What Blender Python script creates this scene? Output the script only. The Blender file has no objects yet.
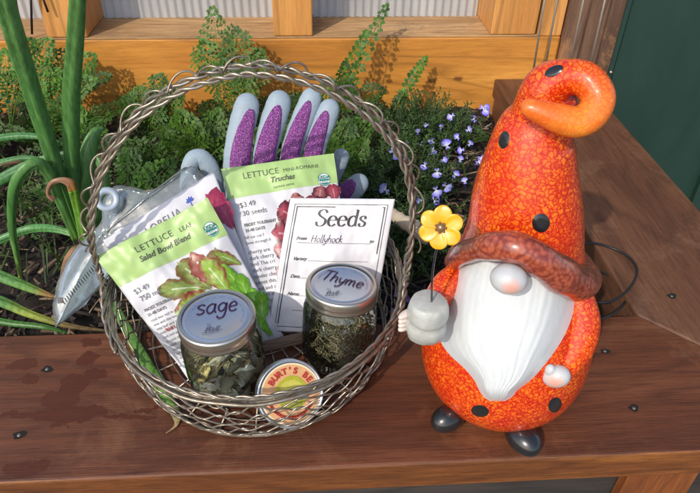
import bpy, bmesh, math, random
from mathutils import Vector, Matrix, noise
from mathutils.bvhtree import BVHTree
R = math.radians; PI = math.pi
random.seed(7)
sc = bpy.context.scene
COL = sc.collection
V = Vector

# ------------------------------------------------------------------ camera
FPX, PITCH, ROLL, YAW = 624.0, R(37.7), R(1.02), R(4.05)
Fw = V((math.sin(YAW)*math.cos(PITCH), math.cos(YAW)*math.cos(PITCH), -math.sin(PITCH)))
R0 = V((math.cos(YAW), -math.sin(YAW), 0)); U0 = R0.cross(Fw)
Rt = R0*math.cos(ROLL) + U0*math.sin(ROLL); Up = -R0*math.sin(ROLL) + U0*math.cos(ROLL)
CAM = V((0, 0, .5))
cam_d = bpy.data.cameras.new('camera'); cam = bpy.data.objects.new('camera', cam_d); COL.objects.link(cam)
cam.matrix_world = Matrix(((Rt.x, Up.x, -Fw.x, 0), (Rt.y, Up.y, -Fw.y, 0), (Rt.z, Up.z, -Fw.z, .5), (0, 0, 0, 1)))
cam_d.sensor_width = 36; cam_d.lens = FPX/700*36; cam_d.clip_start = .01; cam_d.clip_end = 500
sc.camera = cam

def ray(x, y): return Fw + Rt*((x-350)/FPX) - Up*((y-246.5)/FPX)
def pz(x, y, z=0.0): d = ray(x, y); return CAM + d*((z-.5)/d.z)      # photo point at a known height
def py(x, y, Y): d = ray(x, y); return CAM + d*(Y/d.y)               # photo point at a known depth

# ------------------------------------------------------------------ helpers
def link(name, me, mat, parent=None, smooth=True):
    if mat is not None:
        for m in (mat if isinstance(mat, (list, tuple)) else [mat]): me.materials.append(m)
    if smooth:
        for p in me.polygons: p.use_smooth = True
    o = bpy.data.objects.new(name, me); COL.objects.link(o)
    if parent is not None:
        o.parent = parent; o.matrix_parent_inverse = parent.matrix_world.inverted()
    return o

def tag(o, label=None, cat=None, group=None, kind=None):
    if label: o['label'] = label
    if cat: o['category'] = cat
    if group: o['group'] = group
    if kind: o['kind'] = kind
    return o

def thing(name, loc, label, cat, group=None):
    o = bpy.data.objects.new(name, None); COL.objects.link(o); o.location = loc
    o.empty_display_size = .02
    o.matrix_world = Matrix.Translation(loc)
    return tag(o, label, cat, group)

class MB:
    def __init__(s): s.v = []; s.f = []; s.mi = []; s.col = []; s.usecol = False
    def add(s, vs, fs, mi=0, cols=None):
        b = len(s.v); s.v += [tuple(v) for v in vs]; s.f += [tuple(i+b for i in f) for f in fs]; s.mi += [mi]*len(fs)
        if cols is not None: s.usecol = True
        s.col += list(cols) if cols is not None else [(1, 1, 1)]*len(vs)
    def box(s, a, b, mi=0):
        x0, y0, z0 = a; x1, y1, z1 = b
        s.add([(x0,y0,z0),(x1,y0,z0),(x1,y1,z0),(x0,y1,z0),(x0,y0,z1),(x1,y0,z1),(x1,y1,z1),(x0,y1,z1)],
              [(0,3,2,1),(4,5,6,7),(0,1,5,4),(1,2,6,5),(2,3,7,6),(3,0,4,7)], mi)
    def prism(s, poly, z0, z1):
        n = len(poly)
        s.add([(x,y,z0) for x,y in poly]+[(x,y,z1) for x,y in poly],
              [tuple(range(n-1,-1,-1)), tuple(range(n,2*n))]+[(i,(i+1)%n,n+(i+1)%n,n+i) for i in range(n)])
    def sweep(s, pts, rad, n=10, caps=True, flat=1.0, nrm=None, closed=False, mi=0, cols=None, roundcap=False):
        pts = [V(p) for p in pts]; m = len(pts)
        if not hasattr(rad, '__len__'): rad = [rad]*m
        vs = []; cc = []; prev = None
        for i in range(m):
            if closed: t = pts[(i+1)%m]-pts[(i-1)%m]
            else: t = pts[min(i+1,m-1)]-pts[max(i-1,0)]
            if t.length < 1e-9: t = V((0,0,1))
            t.normalize()
            if nrm is not None: a = V(nrm(i/(m-1)) if callable(nrm) else nrm)
            elif prev is None: a = V((0,0,1)) if abs(t.z) < .9 else V((0,1,0))
            else: a = prev
            a = a - t*a.dot(t)
            if a.length < 1e-6: a = t.orthogonal()
            a.normalize(); prev = a; b = t.cross(a)
            for k in range(n):
                th = 2*PI*k/n
                vs.append(pts[i] + (a*math.cos(th)*flat + b*math.sin(th))*rad[i])
                cc.append(cols[i] if cols else (1,1,1))
        fs = []
        for i in range(m if closed else m-1):
            for k in range(n):
                i2 = (i+1) % m
                fs.append((i*n+k, i*n+(k+1)%n, i2*n+(k+1)%n, i2*n+k))
        if caps and not closed:
            fs.append(tuple(range(n-1,-1,-1))); fs.append(tuple((m-1)*n+k for k in range(n)))
        s.add(vs, fs, mi, cc if cols else None)
    def ellipsoid(s, c, ax, nu=20, nv=12, mi=0):
        # ax: three axis vectors
        vs = []; fs = []
        for j in range(nv+1):
            ph = PI*j/nv
            for i in range(nu):
                th = 2*PI*i/nu
                vs.append(V(c)+ax[0]*math.sin(ph)*math.cos(th)+ax[1]*math.sin(ph)*math.sin(th)+ax[2]*math.cos(ph))
        for j in range(nv):
            for i in range(nu):
                fs.append((j*nu+i, j*nu+(i+1)%nu, (j+1)*nu+(i+1)%nu, (j+1)*nu+i))
        s.add(vs, fs, mi)
    def lathe(s, prof, M=None, n=48, mi=0):
        M = M or Matrix.Identity(4)
        vs = []; fs = []
        for r, z in prof:
            for k in range(n):
                th = 2*PI*k/n; vs.append(M @ V((r*math.cos(th), r*math.sin(th), z)))
        for j in range(len(prof)-1):
            for k in range(n): fs.append((j*n+k, j*n+(k+1)%n, (j+1)*n+(k+1)%n, (j+1)*n+k))
        s.add(vs, fs, mi)
    def mesh(s, name):
        me = bpy.data.meshes.new(name); me.from_pydata(s.v, [], s.f)
        if any(s.mi): me.polygons.foreach_set('material_index', s.mi)
        if s.usecol:
            a = me.color_attributes.new('tint', 'FLOAT_COLOR', 'POINT')
            a.data.foreach_set('color', [c for q in s.col for c in (q[0], q[1], q[2], 1)])
        me.update(); return me
    def build(s, name, mat, parent=None, smooth=True, bevel=0, fix=False, auto=None):
        me = s.mesh(name)
        if fix:
            bm = bmesh.new(); bm.from_mesh(me); bmesh.ops.remove_doubles(bm, verts=bm.verts, dist=1e-6)
            bmesh.ops.recalc_face_normals(bm, faces=bm.faces); bm.to_mesh(me); bm.free()
        o = link(name, me, mat, parent, smooth)
        if bevel:
            m = o.modifiers.new('b', 'BEVEL'); m.width = bevel; m.segments = 3; m.limit_method = 'ANGLE'
        if auto is not None: me.set_sharp_from_angle(angle=R(auto))
        return o

def crom(P, n):
    """Catmull-Rom resample of points (Vectors or tuples of any length)"""
    P = [tuple(p) for p in P]; m = len(P)-1; out = []
    for q in range(n):
        u = q/(n-1)*m; i = min(int(u), m-1); t = u-i
        p0 = P[max(i-1,0)]; p1 = P[i]; p2 = P[i+1]; p3 = P[min(i+2,m)]
        out.append(tuple(.5*((2*b)+(-a+c)*t+(2*a-5*b+4*c-d)*t*t+(-a+3*b-3*c+d)*t**3) for a,b,c,d in zip(p0,p1,p2,p3)))
    return out

def fbm(p, s=1, o=3):
    return noise.fractal(V(p)*s, 1.0, 2.0, o)

# ------------------------------------------------------------------ materials
class NT:
    def __init__(s, name):
        s.m = bpy.data.materials.new(name); s.m.use_nodes = True; s.t = s.m.node_tree; s.n = s.t.nodes; s.l = s.t.links
        s.bsdf = s.n['Principled BSDF']; s.out = s.n['Material Output']
    def add(s, typ, **kw):
        nd = s.n.new(typ)
        for k, v in kw.items():
            if k.startswith('i_'):
                key = k[2:].replace('_', ' ')
                s.set(nd, key, v)
            elif k.startswith('n'):
                if k[1:].isdigit(): s.set(nd, int(k[1:]), v)
                else: setattr(nd, k, v)
            else: setattr(nd, k, v)
        return nd
    def set(s, nd, key, v):
        if isinstance(v, bpy.types.NodeSocket): s.l.new(v, nd.inputs[key])
        else: nd.inputs[key].default_value = v
    def ramp(s, fac, stops, interp='LINEAR'):
        nd = s.n.new('ShaderNodeValToRGB'); s.l.new(fac, nd.inputs[0]); e = nd.color_ramp.elements
        nd.color_ramp.interpolation = interp
        while len(e) < len(stops): e.new(.5)
        for el, (p, c) in zip(e, stops):
            el.position = p; el.color = (c[0], c[1], c[2], 1) if hasattr(c, '__len__') else (c, c, c, 1)
        return nd.outputs[0]
    def mix(s, fac, a, b, mode='MIX'):
        nd = s.n.new('ShaderNodeMix'); nd.data_type = 'RGBA'; nd.blend_type = mode
        for k, v in ((0, fac), (6, a), (7, b)):
            if isinstance(v, tuple) and len(v) == 3: v = (*v, 1)
            s.set(nd, k, v)
        return nd.outputs[2]
    def math(s, op, a, b=0.0, c=0.0):
        nd = s.n.new('ShaderNodeMath'); nd.operation = op
        s.set(nd, 0, a); s.set(nd, 1, b); s.set(nd, 2, c); return nd.outputs[0]
    def coord(s, scale=(1,1,1), rot=(0,0,0), kind='Object'):
        tc = s.n.new('ShaderNodeTexCoord'); mp = s.n.new('ShaderNodeMapping'); s.l.new(tc.outputs[kind], mp.inputs[0])
        mp.inputs['Scale'].default_value = scale; mp.inputs['Rotation'].default_value = rot; return mp.outputs[0]
    def noise(s, vec, scale, detail=4, rough=.6, dist=0, out=0):
        nd = s.n.new('ShaderNodeTexNoise'); s.l.new(vec, nd.inputs['Vector'])
        for k, v in (('Scale', scale), ('Detail', detail), ('Roughness', rough), ('Distortion', dist)): nd.inputs[k].default_value = v
        return nd.outputs[out]
    def bump(s, h, strength=.3, dist=.001):
        nd = s.n.new('ShaderNodeBump'); s.l.new(h, nd.inputs['Height']); nd.inputs['Strength'].default_value = strength
        nd.inputs['Distance'].default_value = dist; s.l.new(nd.outputs[0], s.bsdf.inputs['Normal']); return nd
    def P(s, **kw):
        for k, v in kw.items():
            key = {'color':'Base Color','rough':'Roughness','metal':'Metallic','coat':'Coat Weight','coatr':'Coat Roughness','trans':'Transmission Weight','sss':'Subsurface Weight','spec':'Specular IOR Level','alpha':'Alpha','sheen':'Sheen Weight'}[k]
            if isinstance(v, tuple) and len(v) == 3: v = (*v, 1)
            s.set(s.bsdf, key, v)
        return s

def simple(name, color, rough=.5, metal=0, coat=0, var=.12, nscale=60, bump=0, bdist=.0005, spec=.5):
    m = NT(name); c = m.coord()
    n = m.noise(c, nscale)
    col = m.mix(n, tuple(x*(1-var) for x in color), tuple(min(1, x*(1+var)) for x in color))
    m.P(color=col, rough=rough, metal=metal, coat=coat, spec=spec)
    if bump: m.bump(m.noise(c, nscale*3, 5), bump, bdist)
    return m.m

def wood(name, dark, mid, light, axis=0, rough=.55, scale=1.0, stains=None, knots=(), coat=0, bump=.35, worn=None, fleck=0.5):
    m = NT(name)
    sl = [1.0]*3
    for a in range(3): sl[a] = (2.2 if a == axis else 26.0)*scale
    c = m.coord(tuple(sl))
    c1 = m.coord(tuple((1.2 if a == axis else 9.0)*scale for a in range(3)))
    big = m.noise(c1, 1.6, 3, .5, .6)
    # cathedral grain rings from distorted low frequency noise
    rings = m.math('FRACT', m.math('MULTIPLY', m.noise(c1, 1.1, 2, .45, .25), 13.0))
    rings = m.math('ABSOLUTE', m.math('SUBTRACT', rings, .5))
    fine = m.noise(c, 8.0, 9, .78, .15)
    hair = m.noise(m.coord(tuple((4.0 if a == axis else 150.0)*scale for a in range(3))), 4.0, 5, .7)
    col = m.ramp(big, [(.3, dark), (.52, mid), (.75, light)])
    col = m.mix(m.math('MULTIPLY', m.ramp(rings, [(.0, 1), (.22, 0)]), .55), col, tuple(x*.45 for x in mid))
    col = m.mix(m.math('MULTIPLY', m.ramp(fine, [(.35, 1), (.55, 0)]), fleck), col, tuple(x*.5 for x in dark))
    col = m.mix(m.math('MULTIPLY', m.ramp(fine, [(.6, 0), (.8, 1)]), fleck*.6), col, light)
    col = m.mix(m.math('MULTIPLY', m.ramp(hair, [(.38, 1), (.50, 0)]), fleck*.55), col, tuple(x*.55 for x in dark))
    pos = m.coord()
    if worn:
        w = m.noise(pos, 9.0, 6, .72, .5)
        col = m.mix(m.math('MULTIPLY', m.ramp(w, [(.54, 0), (.66, 1)]), worn[0]), col, worn[1])
    rr = m.math('ADD', m.math('MULTIPLY', fine, .25), rough-.12)
    for (kx, ky, kz, kr) in knots:
        d = m.add('ShaderNodeVectorMath', operation='SUBTRACT', n0=pos, n1=(kx, ky, kz))
        sclv = [1/kr]*3; sclv[axis] = .6/kr
        d2 = m.add('ShaderNodeVectorMath', operation='MULTIPLY', n0=d.outputs[0], n1=tuple(sclv))
        ln = m.add('ShaderNodeVectorMath', operation='LENGTH', n0=d2.outputs[0]).outputs['Value']
        ln = m.math('ADD', ln, m.math('MULTIPLY', m.math('SUBTRACT', m.noise(pos, 120, 3), .5), .9))
        col = m.mix(m.ramp(ln, [(.5, .9), (1.5, 0)]), col, tuple(x*.28 for x in dark))
    if stains:
        ds = m.add('ShaderNodeVectorMath', operation='SUBTRACT', n0=m.noise(pos, 38, 5, .65, 0, 1), n1=(.5, .5, .5))
        dd = m.add('ShaderNodeVectorMath', operation='MULTIPLY', n0=ds.outputs[0], n1=(.035, .028, 0))
        pp = m.add('ShaderNodeVectorMath', operation='ADD', n0=pos, n1=dd.outputs[0]).outputs[0]
        mn = None
        for (sx, sy, rx, ry) in stains:
            d = m.add('ShaderNodeVectorMath', operation='SUBTRACT', n0=pp, n1=(sx, sy, 0))
            d2 = m.add('ShaderNodeVectorMath', operation='MULTIPLY', n0=d.outputs[0], n1=(1/rx, 1/ry, 0))
            ln = m.add('ShaderNodeVectorMath', operation='LENGTH', n0=d2.outputs[0]).outputs['Value']
            mn = ln if mn is None else m.math('MINIMUM', mn, ln)
        k = m.ramp(mn, [(.92, 1), (1.02, 0)])
        col = m.mix(m.math('MULTIPLY', k, .92), col, m.mix(fine, (.055, .011, .004), (.115, .027, .008)))
        rr = m.mix(k, rr, (.17, .17, .17))
    m.P(color=col, rough=rr, coat=coat, coatr=.3)
    hb = m.math('ADD', m.math('MULTIPLY', hair, .8), m.math('MULTIPLY', fine, .7)); hb = m.math('ADD', hb, m.math('MULTIPLY', big, .6))
    m.bump(hb, bump, .0012)
    return m.m

def leafmat(name, c1, c2, rough=.45, trans=.25, scale=30, veins=None, attr=False):
    m = NT(name); c = m.coord()
    col = m.mix(m.ramp(m.noise(c, scale, 4), [(.3, 0), (.7, 1)]), c1, c2)
    if veins:
        cc = m.coord((260, 260, 5))
        col = m.mix(m.ramp(m.noise(cc, 1, 3, .6), [(.42, 0), (.62, .8)]), col, veins)
    if attr:
        a = m.add('ShaderNodeAttribute', attribute_name='tint')
        col = m.mix(1.0, col, a.outputs['Color'], 'MULTIPLY')
    m.P(color=col, rough=rough, spec=.4)
    tr = m.add('ShaderNodeBsdfTranslucent'); m.set(tr, 'Color', col)
    mx = m.add('ShaderNodeMixShader', n0=trans, n1=m.bsdf.outputs[0], n2=tr.outputs[0])
    m.l.new(mx.outputs[0], m.out.inputs[0])
    return m.m

def vcol(name, rough=.35, coat=0.0, mult=None):
    m = NT(name); a = m.add('ShaderNodeAttribute', attribute_name='tint')
    n = m.noise(m.coord(), 500, 3)
    col = m.mix(1.0, a.outputs['Color'], m.ramp(n, [(.2, .72), (.8, 1.0)]), 'MULTIPLY')
    m.P(color=col, rough=rough, coat=coat); return m.m

def glass(name, tint=(.96, .98, .97), refl=1.0, rough=.02, base=.05, milky=0):
    m = NT(name)
    t = m.add('ShaderNodeBsdfTransparent'); m.set(t, 'Color', (*tint, 1))
    g = m.add('ShaderNodeBsdfGlossy'); m.set(g, 'Roughness', rough)
    fr = m.add('ShaderNodeFresnel'); fr.inputs[0].default_value = 1.5
    wob = m.noise(m.coord(), 45, 2)
    bp = m.add('ShaderNodeBump'); m.l.new(wob, bp.inputs['Height']); bp.inputs['Strength'].default_value = .35; bp.inputs['Distance'].default_value = .003
    m.l.new(bp.outputs[0], g.inputs['Normal']); m.l.new(bp.outputs[0], fr.inputs['Normal'])
    f = m.math('ADD', m.math('MULTIPLY', fr.outputs[0], refl), base)
    mx = m.add('ShaderNodeMixShader', n0=f, n1=t.outputs[0], n2=g.outputs[0])
    if milky:
        df = m.add('ShaderNodeBsdfDiffuse'); m.set(df, 'Color', (.62, .67, .68, 1)); mx = m.add('ShaderNodeMixShader', n0=milky, n1=mx.outputs[0], n2=df.outputs[0])
    m.l.new(mx.outputs[0], m.out.inputs[0]); m.n.remove(m.bsdf); return m.m

def glaze():
    m = NT('crackle_glaze'); c = m.coord()
    dst = m.add('ShaderNodeVectorMath', operation='SCALE', n0=m.noise(c, 160, 3, .6, 0, 1)); dst.inputs['Scale'].default_value = .0085
    cc = m.add('ShaderNodeVectorMath', operation='ADD', n0=c, n1=dst.outputs[0]).outputs[0]
    v = m.add('ShaderNodeTexVoronoi', feature='DISTANCE_TO_EDGE'); m.l.new(cc, v.inputs['Vector']); v.inputs['Scale'].default_value = 255
    v2 = m.add('ShaderNodeTexVoronoi', feature='F1'); m.l.new(cc, v2.inputs['Vector']); v2.inputs['Scale'].default_value = 255
    big = m.noise(c, 26, 4)
    cell = m.mix(v2.outputs['Color'], (.76, .080, .004), (.92, .235, .011))
    cell = m.mix(m.ramp(big, [(.35, 0), (.65, 1)]), cell, m.mix(v2.outputs['Color'], (.70, .040, .003), (.90, .14, .006)))
    thr = m.math('ADD', m.math('MULTIPLY', m.noise(c, 75, 3), .30), .07)
    e = m.math('DIVIDE', v.outputs['Distance'], thr)
    col = m.mix(m.ramp(e, [(.15, 0), (1.3, 1)]), (.48, .013, .002), cell)
    a = m.add('ShaderNodeAttribute', attribute_name='tint')       # glazed tip of the hat is a plainer amber orange
    sp = m.add('ShaderNodeSeparateColor'); m.l.new(a.outputs['Color'], sp.inputs[0])
    amber = m.mix(m.math('MULTIPLY', m.ramp(e, [(.1, 1), (.9, 0)]), .35), m.mix(m.ramp(big, [(.3,0),(.7,1)]), (.74, .12, .010), (.86, .28, .03)), (.62, .05, .006))
    col = m.mix(sp.outputs[1], amber, col)
    m.P(color=col, rough=.4, coat=.6, coatr=.08, spec=.3)
    m.bump(m.math('ADD', e, big), .12, .0006)
    return m.m

M = {}
M['board'] = wood('dark_stained_wood', (.092, .026, .010), (.145, .045, .017), (.21, .074, .030), 0, .42,
    worn=(.45, (.24, .105, .05)), bump=.7, fleck=.6,
    stains=[(*pz(x, y)[:2], rx, ry) for x, y, rx, ry in [(88,343,.014,.008),(90,358,.012,.010),(20,366,.017,.009),(28,381,.010,.007),(74,384,.017,.011),
            (95,374,.013,.011),(62,398,.020,.011),(70,414,.036,.011),(20,414,.03,.004),(130,416,.03,.0035),(155,408,.02,.003),(25,467,.018,.010),(62,425,.010,.006)]])
M['board_side'] = wood('dark_stained_wood_side', (.110, .043, .021), (.155, .064, .031), (.21, .094, .047), 1, .55,
    worn=(.5, (.22, .12, .07)), bump=.7, fleck=.6)
M['board_edge'] = wood('worn_amber_edge', (.11, .032, .008), (.20, .064, .014), (.40, .15, .03), 0, .5, 1.3, bump=.5, fleck=.7)
M['beam'] = wood('orange_stained_pine', (.48, .185, .030), (.60, .250, .040), (.72, .33, .060), 0, .5, .8, knots=[(*py(432,81,1.19)[:], .007),(*py(458,79,1.19)[:], .007),(*py(15,107,1.19)[:],.01)], bump=.25, fleck=.45)
M['post'] = wood('pale_orange_pine', (.52, .22, .055), (.64, .29, .075), (.74, .37, .11), 2, .5, .8, bump=.25, fleck=.4)
M['sill'] = wood('weathered_sill_wood', (.38, .21, .085), (.56, .34, .15), (.70, .46, .24), 0, .75, .8, bump=.6, fleck=.8, worn=(.7, (.18, .12, .08)))
M['brown_plank'] = wood('rough_brown_plank', (.09, .045, .025), (.15, .078, .045), (.26, .14, .08), 2, .8, 1.0, bump=.8, worn=(.7, (.38, .18, .08)))
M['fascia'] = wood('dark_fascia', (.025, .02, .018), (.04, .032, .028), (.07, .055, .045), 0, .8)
M['legpost'] = wood('amber_post', (.15, .04, .01), (.26, .08, .018), (.38, .13, .03), 2, .5)

# ------------------------------------------------------------------ world & sun
SUN = V((-.44, -.66, .64)).normalized()
el = math.asin(SUN.z); az = math.atan2(SUN.x, SUN.y)
w = bpy.data.worlds.new('World'); sc.world = w; w.use_nodes = True
sky = w.node_tree.nodes.new('ShaderNodeTexSky'); sky.sky_type = 'NISHITA'; sky.sun_disc = False
sky.sun_elevation = el; sky.sun_rotation = az; sky.air_density = 1.0; sky.dust_density = 2.0; sky.ozone_density = 1.0
bg = w.node_tree.nodes['Background']; w.node_tree.links.new(sky.outputs[0], bg.inputs[0]); bg.inputs[1].default_value = .15
sd = bpy.data.lights.new('sun', 'SUN'); sd.energy = 2.2; sd.angle = R(.8); sd.color = (1, .93, .82)
so = bpy.data.objects.new('sun', sd); COL.objects.link(so); so.rotation_euler = (-SUN).to_track_quat('-Z', 'Y').to_euler(); so.location = SUN*5
sc.view_settings.view_transform = 'Standard'; sc.view_settings.look = 'None'; sc.view_settings.exposure = 0.36; sc.view_settings.gamma = 1

# ------------------------------------------------------------------ setting
def ground_mesh():
    m = MB(); m.add([(-60,-60,-.75),(60,-60,-.75),(60,60,-.75),(-60,60,-.75)], [(0,1,2,3)]); return m
g = ground_mesh().build('ground', simple('paving', (.12, .11, .10), .9, nscale=8, var=.3), smooth=False); tag(g, kind='structure')
def soil():
    nx, ny = 190, 110; x0, x1, y0, y1 = -1.15, .37, .505, 1.19; m = MB(); vs = []
    for j in range(ny+1):
        for i in range(nx+1):
            x = x0+(x1-x0)*i/nx; y = y0+(y1-y0)*j/ny
            z = -.068 + .018*fbm((x,y,0), 6, 3) + .009*fbm((x,y,3), 38, 3)
            vs.append((x, y, z))
    m.add(vs, [(j*(nx+1)+i, j*(nx+1)+i+1, (j+1)*(nx+1)+i+1, (j+1)*(nx+1)+i) for j in range(ny) for i in range(nx)])
    t = NT('soil'); c = t.coord(); n = t.noise(c, 90, 6, .75)
    t.P(color=t.ramp(n, [(.3, (.008,.006,.005)), (.55, (.022,.015,.011)), (.75, (.06,.038,.025))]), rough=.95); t.bump(n, 1.0, .006)
    o = m.build('soil', t.m); tag(o, kind='structure')
soil()
# mulch chips, twigs and leaf litter on the soil: uncountable
mm = MB()
for i in range(5200):
    x = random.uniform(-1.1, .36); y = random.uniform(.51, 1.17); z = -.062+.018*fbm((x,y,0), 6, 3)+random.uniform(0, .01)
    L = random.uniform(.003, .016); W = random.uniform(.0008, .0035); a = random.uniform(0, PI)
    d = V((math.cos(a), math.sin(a), random.uniform(-.35, .35))); e = V((-d.y, d.x, random.uniform(-.3, .3)))
    c = V((x,y,z)); q = random.random()
    col = random.choice([(.05,.03,.02),(.09,.055,.035),(.16,.10,.06),(.03,.02,.015),(.03,.02,.015),(.26,.18,.10)]) if q < .9 else (.3,.24,.16)
    mm.add([c-d*L-e*W, c+d*L-e*W*.5, c+d*L+e*W*.6, c-d*L+e*W, c+V((0,0,W))], [(0,1,4),(1,2,4),(2,3,4),(3,0,4)], 0, [col]*5)
tag(mm.build('mulch', vcol('mulch_bits', .9), smooth=False), 'small bark chips, twigs and dead leaf bits scattered on the dark soil', 'mulch', kind='stuff')

# ------------------------------------------------------------------ raised planter
CX, CY, W_ = .372, .5025, .181
X1, Y0 = CX+W_, CY-W_
pl = thing('raised_planter', (CX, CY, 0), 'dark stained wooden raised bed with wide mitred edge boards under the basket and gnome', 'planter')
gap = .0012
m = MB(); m.prism([(-1.3,Y0),(X1-gap,Y0),(CX-gap,CY),(-1.3,CY)], -.038, 0)
fb = m.build('front_board', [M['board'], M['board_edge']], pl, smooth=False, bevel=.003)
fb.data.polygons.foreach_set('material_index', [0, 0, 1, 0, 0, 0]); 
m = MB(); m.prism([(X1+gap,Y0),(X1+gap,1.189),(CX,1.189),(CX,CY+gap)], -.038, -.0008)
m.build('side_board', M['board_side'], pl, smooth=False, bevel=.003)
m = MB(); m.box((-1.3, CY-.04, -.5), (CX-.005, CY-.012, -.0385)); m.build('inner_wall', M['board_side'], pl, False)
m = MB(); m.box((CX+.006, CY-.04, -.5), (CX+.036, 1.188, -.0392)); m.build('inner_wall', M['board_side'], pl, False)
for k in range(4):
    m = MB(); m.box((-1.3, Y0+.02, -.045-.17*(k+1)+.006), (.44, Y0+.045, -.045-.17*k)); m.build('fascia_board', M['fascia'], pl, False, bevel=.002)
m = MB(); m.box((.300, Y0+.006, -.75), (.372, Y0+.019, -.0385)); m.build('corner_post', M['legpost'], pl, False, bevel=.002)
m = MB(); m.box((X1-.04, Y0+.05, -.74), (X1-.015, 1.18, -.0395)); m.build('outer_wall', M['fascia'], pl, False)
holem = simple('screw_hole', (.008, .006, .005), .9); screwm = simple('screw_metal', (.32, .29, .25), .45, .9)
for (x, y, r) in [(47,369,.0045),(19,435,.0045),(605,351,.004),(634,408,.004),(672,296,.0045),(607,349,.0)]:
    if r == 0: continue
    p = pz(x, y, .0005 if y > 330 else -.0003)
    m = MB(); n = 20
    vs = [p+V((r*1.25*(1+.25*math.sin(3*a+x))*math.cos(a), r*(1+.2*math.sin(2*a+x))*math.sin(a), 0)) for a in [2*PI*k/n for k in range(n)]]
    m.add(vs, [tuple(range(n))]); s_ = m.build('screw_hole', holem, pl, False)
    m = MB(); m.lathe([(.0001,.0001),(.0010,.0002),(.0017,.0001),(.0018,-.0003)], Matrix.Translation(p+V((0,0,.0003))), 16); m.build('screw', screwm, s_)

# ------------------------------------------------------------------ greenhouse wall behind
YB = 1.191
gw = thing('greenhouse_wall', (0, YB, -.1), 'orange stained timber greenhouse wall with corrugated clear panels behind the plants', 'greenhouse wall')
m = MB(); m.box((-1.6, YB, -.20), (.492, YB+.038, .083)); m.build('beam', M['beam'], gw, False, bevel=.003)
m = MB(); m.box((-1.6, YB+.001, .0832), (.444, YB+.135, .0865)); m.build('sill', M['sill'], gw, False, bevel=.001)
for (a, b) in ((-.489,-.416), (-.068,.006), (.351,.440)):
    m = MB(); m.box((a, YB+.002, .0868), (b, YB+.13, .75)); m.build('post', M['post'], gw, False, bevel=.003)
m = MB(); m.box((.4445, YB+.004, .0835), (.492, YB+.035, .75)); m.build('post', M['post'], gw, False, bevel=.002)
def panel(a, b):
    m = MB(); n = int((b-a)/.0016); vs = []
    for z in (.0868, .75):
        for i in range(n+1):
            x = a+(b-a)*i/n; vs.append((x, YB+.118+.0022*math.cos(2*PI*x/.0165), z))
    m.add(vs, [(i, i+1, n+2+i, n+1+i) for i in range(n)])
    t = NT('corrugated_polycarbonate'); c = t.coord((1,1,.15))
    nz = t.noise(c, 22, 5, .7)
    t.P(color=t.ramp(nz, [(.3, (.40,.39,.365)), (.7, (.60,.585,.555))]), rough=.3, trans=.12, coat=.3)
    tr = t.add('ShaderNodeBsdfTranslucent'); t.set(tr, 'Color', (.8,.82,.85,1))
    mx = t.add('ShaderNodeMixShader', n0=.25, n1=t.bsdf.outputs[0], n2=tr.outputs[0]); t.l.new(mx.outputs[0], t.out.inputs[0])
    return m.build('panel', t.m, gw)
panel(-.414, -.070); panel(.008, .349); panel(-1.5, -.491)
m = MB(); m.box((.4935, YB-.012, -.75), (.600, YB+.03, .75)); 
m.build('brown_plank', M['brown_plank'], gw, False, bevel=.003)['label'] = 'rough dark brown weathered plank'

gd = thing('green_door', (.9, YB, -.7), 'dark green painted door standing beyond the side board of the bed', 'door')
t = NT('green_paint'); c = t.coord((1,1,.3)); nz = t.noise(c, 9, 6, .7); t.P(color=t.ramp(nz, [(.3, (.012,.036,.028)), (.7, (.018,.050,.038))]), rough=.45)
t.bump(t.noise(t.coord((80,80,2)), 1, 4), .3, .001)
m = MB(); m.box((.618, YB+.012, -.74), (1.9, YB+.04, 1.4)); m.build('door_panel', t.m, gd, False, bevel=.002)
m = MB(); m.box((.601, YB-.004, -.74), (.614, YB+.02, 1.4)); m.box((.90, YB-.002, -.74), (.96, YB+.0118, 1.4)); m.build('door_trim', t.m, gd, False, bevel=.002)
m = MB()
m.lathe([(.0001,.003),(.003,.002),(.004,0)], Matrix.Translation((.609, YB-.006, .012)) @ Matrix.Rotation(PI/2, 4, 'X'), 14); m.build('screw', screwm, gd)

wirem = simple('galvanised_wire', (.34, .31, .27), .5, .5)
wr = thing('wire_trellis', py(545,78,1.12), 'four leaning grey metal wires standing behind the gnome hat', 'trellis')
for (xa, ya, xb, yb) in [(551,-40,532,79),(564,-40,544,75),(592,-40,566,82),(614,-40,586,84)]:
    a = py(xa+10*.0, ya, 1.10); b = py(xb, yb, 1.13)
    MB_ = MB(); MB_.sweep([a, (a+b)/2, b], .0019, 8); MB_.build('wire', wirem, wr)
w2 = thing('wire_fence', py(25,20,1.17), 'thin dark wires crossing the white panel at the far left corner', 'wire')
for (xa, ya, xb, yb) in [(10,-30,22,34),(30,-30,32,34),(38,-15,48,12)]:
    MB_ = MB(); MB_.sweep([py(xa,ya,1.18), py(xb,yb,1.18)], .0022, 8); MB_.build('wire', simple('dark_wire', (.06,.055,.05), .5, .6), w2)

# ------------------------------------------------------------------ text and pen strokes on surfaces
def text_geo(s, size=1.0, shear=0, align='LEFT', space=1.0, bold=0):
    cu = bpy.data.curves.new('t', 'FONT'); cu.body = s; cu.size = size; cu.shear = shear; cu.align_x = align
    cu.space_character = space; cu.offset = bold; cu.resolution_u = 3
    o = bpy.data.objects.new('t', cu); COL.objects.link(o); dg = bpy.context.evaluated_depsgraph_get(); dg.update()
    me = o.evaluated_get(dg).to_mesh(); vs = [(v.co.x, v.co.y) for v in me.vertices]; fs = [tuple(p.vertices) for p in me.polygons]
    o.evaluated_get(dg).to_mesh_clear(); bpy.data.objects.remove(o); bpy.data.curves.remove(cu)
    return vs, fs

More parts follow.
